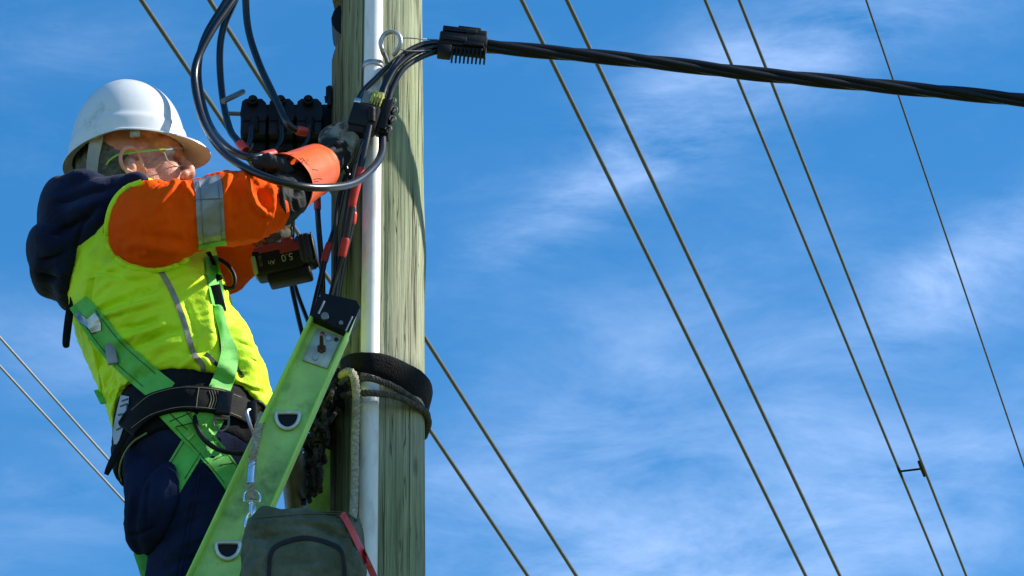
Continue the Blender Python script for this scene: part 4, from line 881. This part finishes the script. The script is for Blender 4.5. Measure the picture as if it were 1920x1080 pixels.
# ---- hard hat
def hat():
    hq = R(5); fx = Vector((math.cos(hq)*math.cos(R(-4)), math.cos(hq)*math.sin(R(-4)), math.sin(hq))); fy = Z.cross(fx).normalized(); fz = fx.cross(fy); C0 = P(243, 338, 0)
    def W(x, y, z): return C0+fx*x+fy*y+fz*z
    n = 120; outer = []; nt = 60
    def prof(phi, t, inset=0.0):
        c, s = math.cos(phi), math.sin(phi)
        rho = 1/math.sqrt((c/(.1235-inset))**2+(s/(.104-inset))**2)
        zr = .066-.018*max(0, -c)**1.5-.006*max(0, c); top = .236-inset
        a = t*math.pi/2; r = rho*math.sin(a)**.94; z = zr+(top-zr)*max(0, math.cos(a))**.92
        if inset == 0:
            z += .0045*math.exp(-(s*r/.014)**2)*min(1, (1-t)*3)                       # crown ridge
            r += .0042/(1+math.exp(-(t-.87)*110))                                      # raised band above the rim
        return rho, zr, r, z
    rings = []
    for i in range(1, nt+1):
        t = i/nt; rings.append([W(prof(p, t)[2]*math.cos(p), prof(p, t)[2]*math.sin(p), prof(p, t)[3]) for p in np.linspace(0, 2*math.pi, n, endpoint=False)])
    fl = [(.3, .000), (.65, -.003), (1.0, -.004), (1.0, -.0075), (.6, -.0065), (.2, -.003), (-.03, -.002)]
    for k_, dz in fl:
        ring = []
        for p in np.linspace(0, 2*math.pi, n, endpoint=False):
            c, s = math.cos(p), math.sin(p); rho, zr, r, z = prof(p, 1.0); e = .004+.008*max(0, -c)+.043*max(0, c)**6
            rr_ = r+e*k_; ring.append(W(rr_*c, rr_*s, zr+dz-(e-.008)*k_*.30))
        rings.append(ring)
    for i in range(nt, 0, -1):
        t = i/nt; rings.append([W(prof(p, t, .004)[2]*math.cos(p), prof(p, t, .004)[2]*math.sin(p), prof(p, t, .004)[3]) for p in np.linspace(0, 2*math.pi, n, endpoint=False)])
    h = MB().rings(rings).build('hard_hat', M['helmet'], person, sharp=50)
    q = MB(); q.tube([W(.092*math.cos(p), .074*math.sin(p), .092-.012*max(0, -math.cos(p))) for p in np.linspace(0, 2*math.pi, 24, endpoint=False)], [(.015, .002)]*24, 8, 80, closed=True); q.build('headband', M['strap_grey'], h)
    q = MB(); q.box(W(.028, -.0985, .054), (.022, .004, .018), (fx, fy, fz), .003); q.cyl(W(.028, -.100, .050), W(.028, -.104, .050), .0045, n=12); q.build('chinstrap_clip', M['strap_grey'], h, sharp=30)
    q = MB(); q.tube([W(-.052, -.086, .10), W(-.056, -.087, .055), W(-.066, -.082, .01), W(-.072, -.070, -.03), W(-.074, -.06, -.05)], [(.016, .0018), (.014, .0018), (.0125, .0018), (.012, .0018), (.012, .0018)], 8, 30, up=(1, 0, 0)); q.build('nape_strap', M['strap_grey'], h)
    q = MB(); q.tube([W(-.108, .03, .07), W(-.104, 0, .05), W(-.095, -.045, .055), W(-.076, -.076, .07)], [(.016, .002)]*4, 8, 30); q.build('headband_pad', M['black'], h)
hat()
# ---- safety glasses
q = MB(); q.tube(PP([(199, 309, -.076), (206, 300, -.080), (222, 290, -.082), (246, 286, -.086), (282, 282, -.095), (310, 280, -.088)]), [(.0018, .0015), (.0024, .0015), (.003, .0015), (.0034, .0015), (.0032, .0015), (.002, .0015)], 8, 40); gl = q.build('safety_glasses', M['lime'], person)
q = MB(); q.tube(PP([(281, 283, -.096), (300, 281, -.091), (318, 280, -.08), (336, 277, -.055), (350, 281, -.02)]), [(.002, .0015), (.0018, .0015), (.0015, .001), (.0012, .001), (.001, .001)], 8, 30); q.build('glasses_frame', M['strap_grey'], gl)
q = MB(); rg = []
for t in np.linspace(0, 1, 14):
    top = [(306, 281, -.086), (320, 280, -.076), (336, 278, -.052), (350, 282, -.018)]; bot = [(308, 288, -.086), (318, 305, -.074), (336, 311, -.050), (350, 304, -.018)]
    rg.append([P(*(np.array(a_)*(1-t)+np.array(b_)*t)) for a_, b_ in zip(catmull(top, 16), catmull(bot, 16))])
v = [p for r in rg for p in r]; q.add(v, [(i*16+j, i*16+j+1, (i+1)*16+j+1, (i+1)*16+j) for i in range(13) for j in range(15)]); q.build('lens', M['lens'], gl)
q = MB(); q.tube(PP([(308, 286, -.0865), (316, 303, -.0765), (334, 312, -.053), (350, 305, -.02)]), .0013, 6, 30); q.build('lens_rim', M['strap_grey'], gl)
for s_ in (-1, 1): MB().ball(HL(.094, s_*.034, .020), .0125, AX).build('eye', M['eye'], person)

# ---- gloves and gauntlet
g1 = MB(); add_hand(g1, RH, .0022); o = g1.build('glove', M['glove'], person, voxel=.0021, relax=2, sharp=0); crumple(o, .0008, 50, seed=1)
g2 = MB(); add_hand(g2, LH, .0022); o = g2.build('glove', M['glove_dark'], person, voxel=.0021, relax=2, sharp=0); crumple(o, .0012, 70, seed=3)
q = MB(); q.tube(PP([(494, 389, -.24), (514, 382, -.235), (532, 368, -.22), (556, 350, -.175), (586, 328, -.06), (612, 304, .015), (628, 282, .026)]), [.046, .050, .050, .042, .036, .037, .036], 60, 110)
o = q.build('glove_liner', M['liner'], person, sharp=0); crumple(o, .006, 22, (1, 1, 1), 3, 6.0, .6)
sculpt(o, [([(470, 308), (500, 315), (530, 330)], 6, .006), ([(530, 340), (528, 370), (534, 405)], 5, .010), ([(556, 350), (552, 380), (560, 400)], 6, -.008), ([(620, 275), (640, 268), (655, 280)], 5, .009)])
q = MB(); q.tube(PP([(478, 312, -.245), (500, 306, -.25), (522, 312, -.25), (540, 330, -.245)]), [(.012, .02), (.018, .024), (.02, .024), (.016, .02)], 30, 40); o = q.build('liner_fold', M['liner'], person, sharp=0); crumple(o, .006, 30, seed=2)
A_ = P(530, 350, -.226); B_ = P(592, 317, -.075); axd = (B_-A_); rings = []
def gr(rad, s): 
    t_ = axd.normalized(); u_ = (Z-t_*Z.dot(t_)).normalized(); w_ = t_.cross(u_)
    return [A_+axd*s+u_*rad*math.cos(v)*(1+.05*math.sin(2*v+1))+w_*rad*math.sin(v) for v in np.linspace(0, 2*math.pi, 80, endpoint=False)]
prof_ = [(.0655, .02), (.0665, 0), (.0662, .015), (.063, .12), (.060, .3), (.0575, .5), (.055, .7), (.0535, .84), (.054, .90), (.051, .94), (.0505, .98), (.051, 1.04), (.049, 1.05), (.048, .9), (.054, .5), (.061, .1), (.0640, .02)]
for r_, s_ in prof_: rings.append(gr(r_, s_))
gau = MB().rings(rings, closed=True).build('rubber_gauntlet', M['rubber'], person, sharp=45); crumple(gau, .0045, 11, seed=4, octaves=2, ridged=False)
sg_ = Surf(gau); q = MB()
for pth in ([(561, 296), (564, 300), (567, 296), (570, 301)], [(566, 305), (570, 300), (573, 306)], [(577, 299), (575, 307), (579, 309)], [(540, 292), (546, 290), (552, 291)], [(538, 299), (541, 296), (543, 301)], [(585, 318), (590, 318), (596, 320)], [(583, 338), (596, 335), (604, 336)], [(588, 341), (597, 340)]): seam(q, sg_, pth, .0009, .0006, rows=14)
q.build('marker_writing', M['ink'], gau)

# ================================================================== CORDLESS DRILL (held in the left hand)
dr = thing('cordless_drill', 'black and dark red cordless drill with battery held under the orange sleeve', 'drill', P(530, 490, .01))
ta = R(11); dx_ = Vector((math.cos(ta), -.10, math.sin(ta))).normalized(); dz_ = Vector((-math.sin(ta), -.25, math.cos(ta))); dz_ = (dz_-dx_*dz_.dot(dx_)).normalized(); dy_ = dz_.cross(dx_); DA = (dx_, dy_, dz_); DC = P(530, 486, .0)
def D(x, y, z): return DC+dx_*x+dy_*y+dz_*z
q = MB(); q.box(D(-.008, 0, -.006), (.104, .082, .056), DA, .008, 3); q.box(D(.008, 0, -.042), (.092, .070, .022), DA, .006, 3); q.build('battery', M['drill_black'], dr, sharp=30); bat = COL.objects[-1] if False else [o for o in dr.children if o.name.startswith('battery')][0]
q = MB(); q.box(D(.052, 0, .004), (.040, .086, .066), DA, .014, 4)
for i in range(4): q.box(D(.043+i*.009, -.001, .004), (.003, .088, .060), DA, .001, 1)
q.build('battery_end', M['drill_blue'], dr, sharp=40)
q = MB(); q.box(D(-.012, 0, .022), (.084, .083, .010), DA, .003); q.box(D(.018, -.001, .024), (.026, .084, .022), DA, .006); q.box(D(.022, -.0405, .012), (.046, .003, .020), DA, .001); q.box(D(-.022, -.0405, .016), (.046, .003, .008), DA, .001); q.build('battery_trim', M['drill_red'], dr, sharp=30)
q = MB(); q.box(D(-.058, -.012, -.010), (.010, .066, .040), DA, .004); q.box(D(-.044, -.034, -.004), (.012, .014, .030), DA, .003); q.build('battery_latch', M['olive'], dr, sharp=30)
q = MB(); q.tube([D(-.005, 0, .028), D(-.012, 0, .06), D(-.020, 0, .11), D(-.026, 0, .15)], [(.020, .022), (.018, .019), (.018, .019), (.022, .024)], 20, 24, up=(1, 0, 0)); q.build('grip', M['drill_black'], dr)
q = MB(); q.tube([D(-.115, 0, .165), D(-.09, 0, .172), D(-.03, 0, .176), D(.05, 0, .188), D(.065, 0, .19)], [.022, .030, .032, .030, .022], 24, 40); q.build('motor_housing', M['drill_blue'], dr)
q = MB(); q.tube([D(.06, 0, .19), D(.075, 0, .192), D(.11, 0, .197), D(.125, 0, .199)], [.022, .024, .019, .008], 20, 24); q.cyl(D(.12, 0, .198), D(.17, 0, .205), .004, n=8); q.build('chuck', M['grey_metal'], dr)
def text(body, pos, size, ex_, ez_, m, parent, name):
    cu = bpy.data.curves.new('t', 'FONT'); cu.body = body; cu.size = size; cu.extrude = .0008; cu.align_x = 'CENTER'; cu.align_y = 'CENTER'
    t = bpy.data.objects.new('t', cu); COL.objects.link(t); dg = bpy.context.evaluated_depsgraph_get(); dg.update(); me = bpy.data.meshes.new_from_object(t.evaluated_get(dg)); bpy.data.objects.remove(t)
    ny = ex_.cross(ez_); Mx = Matrix((ex_, ez_, ny)).transposed().to_4x4(); Mx.translation = pos; me.transform(Mx); me.materials.clear(); me.materials.append(m)
    o = bpy.data.objects.new(name, me); COL.objects.link(o); o.parent = parent
    if parent.get('_o') is not None: o.matrix_parent_inverse = Matrix.Translation(-Vector(parent['_o']))
    return o
text('Ah', D(-.022, -.0418, -.012), .013, -dx_, -dz_, M['olive'], bat, 'battery_print'); text('5.0', D(.012, -.0418, -.008), .021, -dx_, -dz_, M['olive'], bat, 'battery_print')

# ================================================================== LANYARD on the belt
ln = thing('lanyard', 'short frayed rope lanyard with steel snap hook hanging over the green ladder', 'lanyard', P(472, 860, -.27))
q = MB(); q.twist(PP([(492, 778, -.235), (486, 800, -.26), (478, 835, -.30), (473, 866, -.30), (472, 880, -.30)]), .0042, .0052, .03, 3, 6, 110); q.twist(PP([(470, 908, -.30), (471, 926, -.30), (474, 938, -.30)]), .0042, .0048, .03, 3, 6, 40); o = q.build('rope', M['rope'], ln); crumple(o, .0012, 150, seed=2, ridged=False)
q = MB(); q.cyl(P(473, 868, -.30), P(470, 908, -.30), .0088, .0084, 16); q.build('ferrule', M['shiny'], ln)
q = MB(); q.tube([P(464, 920, -.302), P(476, 919, -.302), P(487, 927, -.302), P(485, 941, -.302), P(472, 938, -.302), P(459, 940, -.302), P(458, 927, -.302)], .0026, 8, 50, closed=True); q.cyl(P(471, 940, -.302), P(470, 962, -.302), .0044, n=10); q.ball(P(471, 944, -.302), .0056, n=10); q.box(P(477, 957, -.302), (.006, .006, .018), None, .0015)
q.tube([P(470, 960, -.302), P(461, 972, -.302), P(460, 986, -.302), P(467, 993, -.302), P(474, 986, -.302), P(474, 972, -.302)], .0032, 8, 40, closed=True); q.build('snap_hook', M['shiny'], ln)
ld2 = None
YO = 0.0
# ================================================================== ADDED TREE (out of view, put in to shade the lower pole)
def tree():
    edge = P(797, 752, 0); c = edge+SUN*7.2
    t = thing('added_shade_tree', 'unseen broadleaf tree added to shade the lower pole', 'tree', (c.x+.6, c.y, 0))
    q = MB(); q.tube([Vector((c.x+.6, c.y, 0)), Vector((c.x+.55, c.y+.1, 2.5)), Vector((c.x+.5, c.y-.1, 5)), Vector((c.x+.4, c.y, c.z-1.4))], [.26, .2, .15, .05], 12, 24)
    r2 = random.Random(5)
    for i in range(9):
        a_ = i*2.4; z0 = 3+i*.5; q.tube([Vector((c.x+.5, c.y, z0)), Vector((c.x+.5+math.cos(a_)*.9, c.y+math.sin(a_)*.9, z0+.8)), Vector((c.x+.5+math.cos(a_)*1.8, c.y+math.sin(a_)*1.8, z0+1.3))], [.08, .05, .02], 8, 10)
    q.build('trunk', M['bark'], t)
    q = MB(); top = c.z
    clumps = []
    for i in range(150):
        y_ = c.y+r2.uniform(-2.0, 2.0); x_ = c.x+.5+r2.uniform(-1.6, 1.6); r_ = r2.uniform(.35, .6)
        zt = top-r_*.95-.05*r2.random()-.10*abs(y_-c.y)+(x_-c.x)*(SUN.z/SUN.x)*.9
        zt = min(zt, top+.8)
        if i > 45: zt -= r2.uniform(.3, 4.6)
        clumps.append((x_, y_, zt, r_))
    for (x_, y_, z_, r_) in clumps:
        for j in range(70):
            d_ = Vector((r2.gauss(0, 1), r2.gauss(0, 1), r2.gauss(0, 1))).normalized(); p = Vector((x_, y_, z_))+d_*r_*r2.uniform(.75, 1.02)
            u_ = d_.cross(Vector((r2.gauss(0, 1), r2.gauss(0, 1), r2.gauss(0, 1)))).normalized()*.10; w_ = d_.cross(u_)*.55
            q.add([p-u_, p+w_, p+u_, p-w_], [(0, 1, 2, 3)])
        q.ball((x_, y_, z_), r_*.82, n=10)
    q.build('added_shade_tree_crown', M['leaf'], t, smooth=False)
tree()
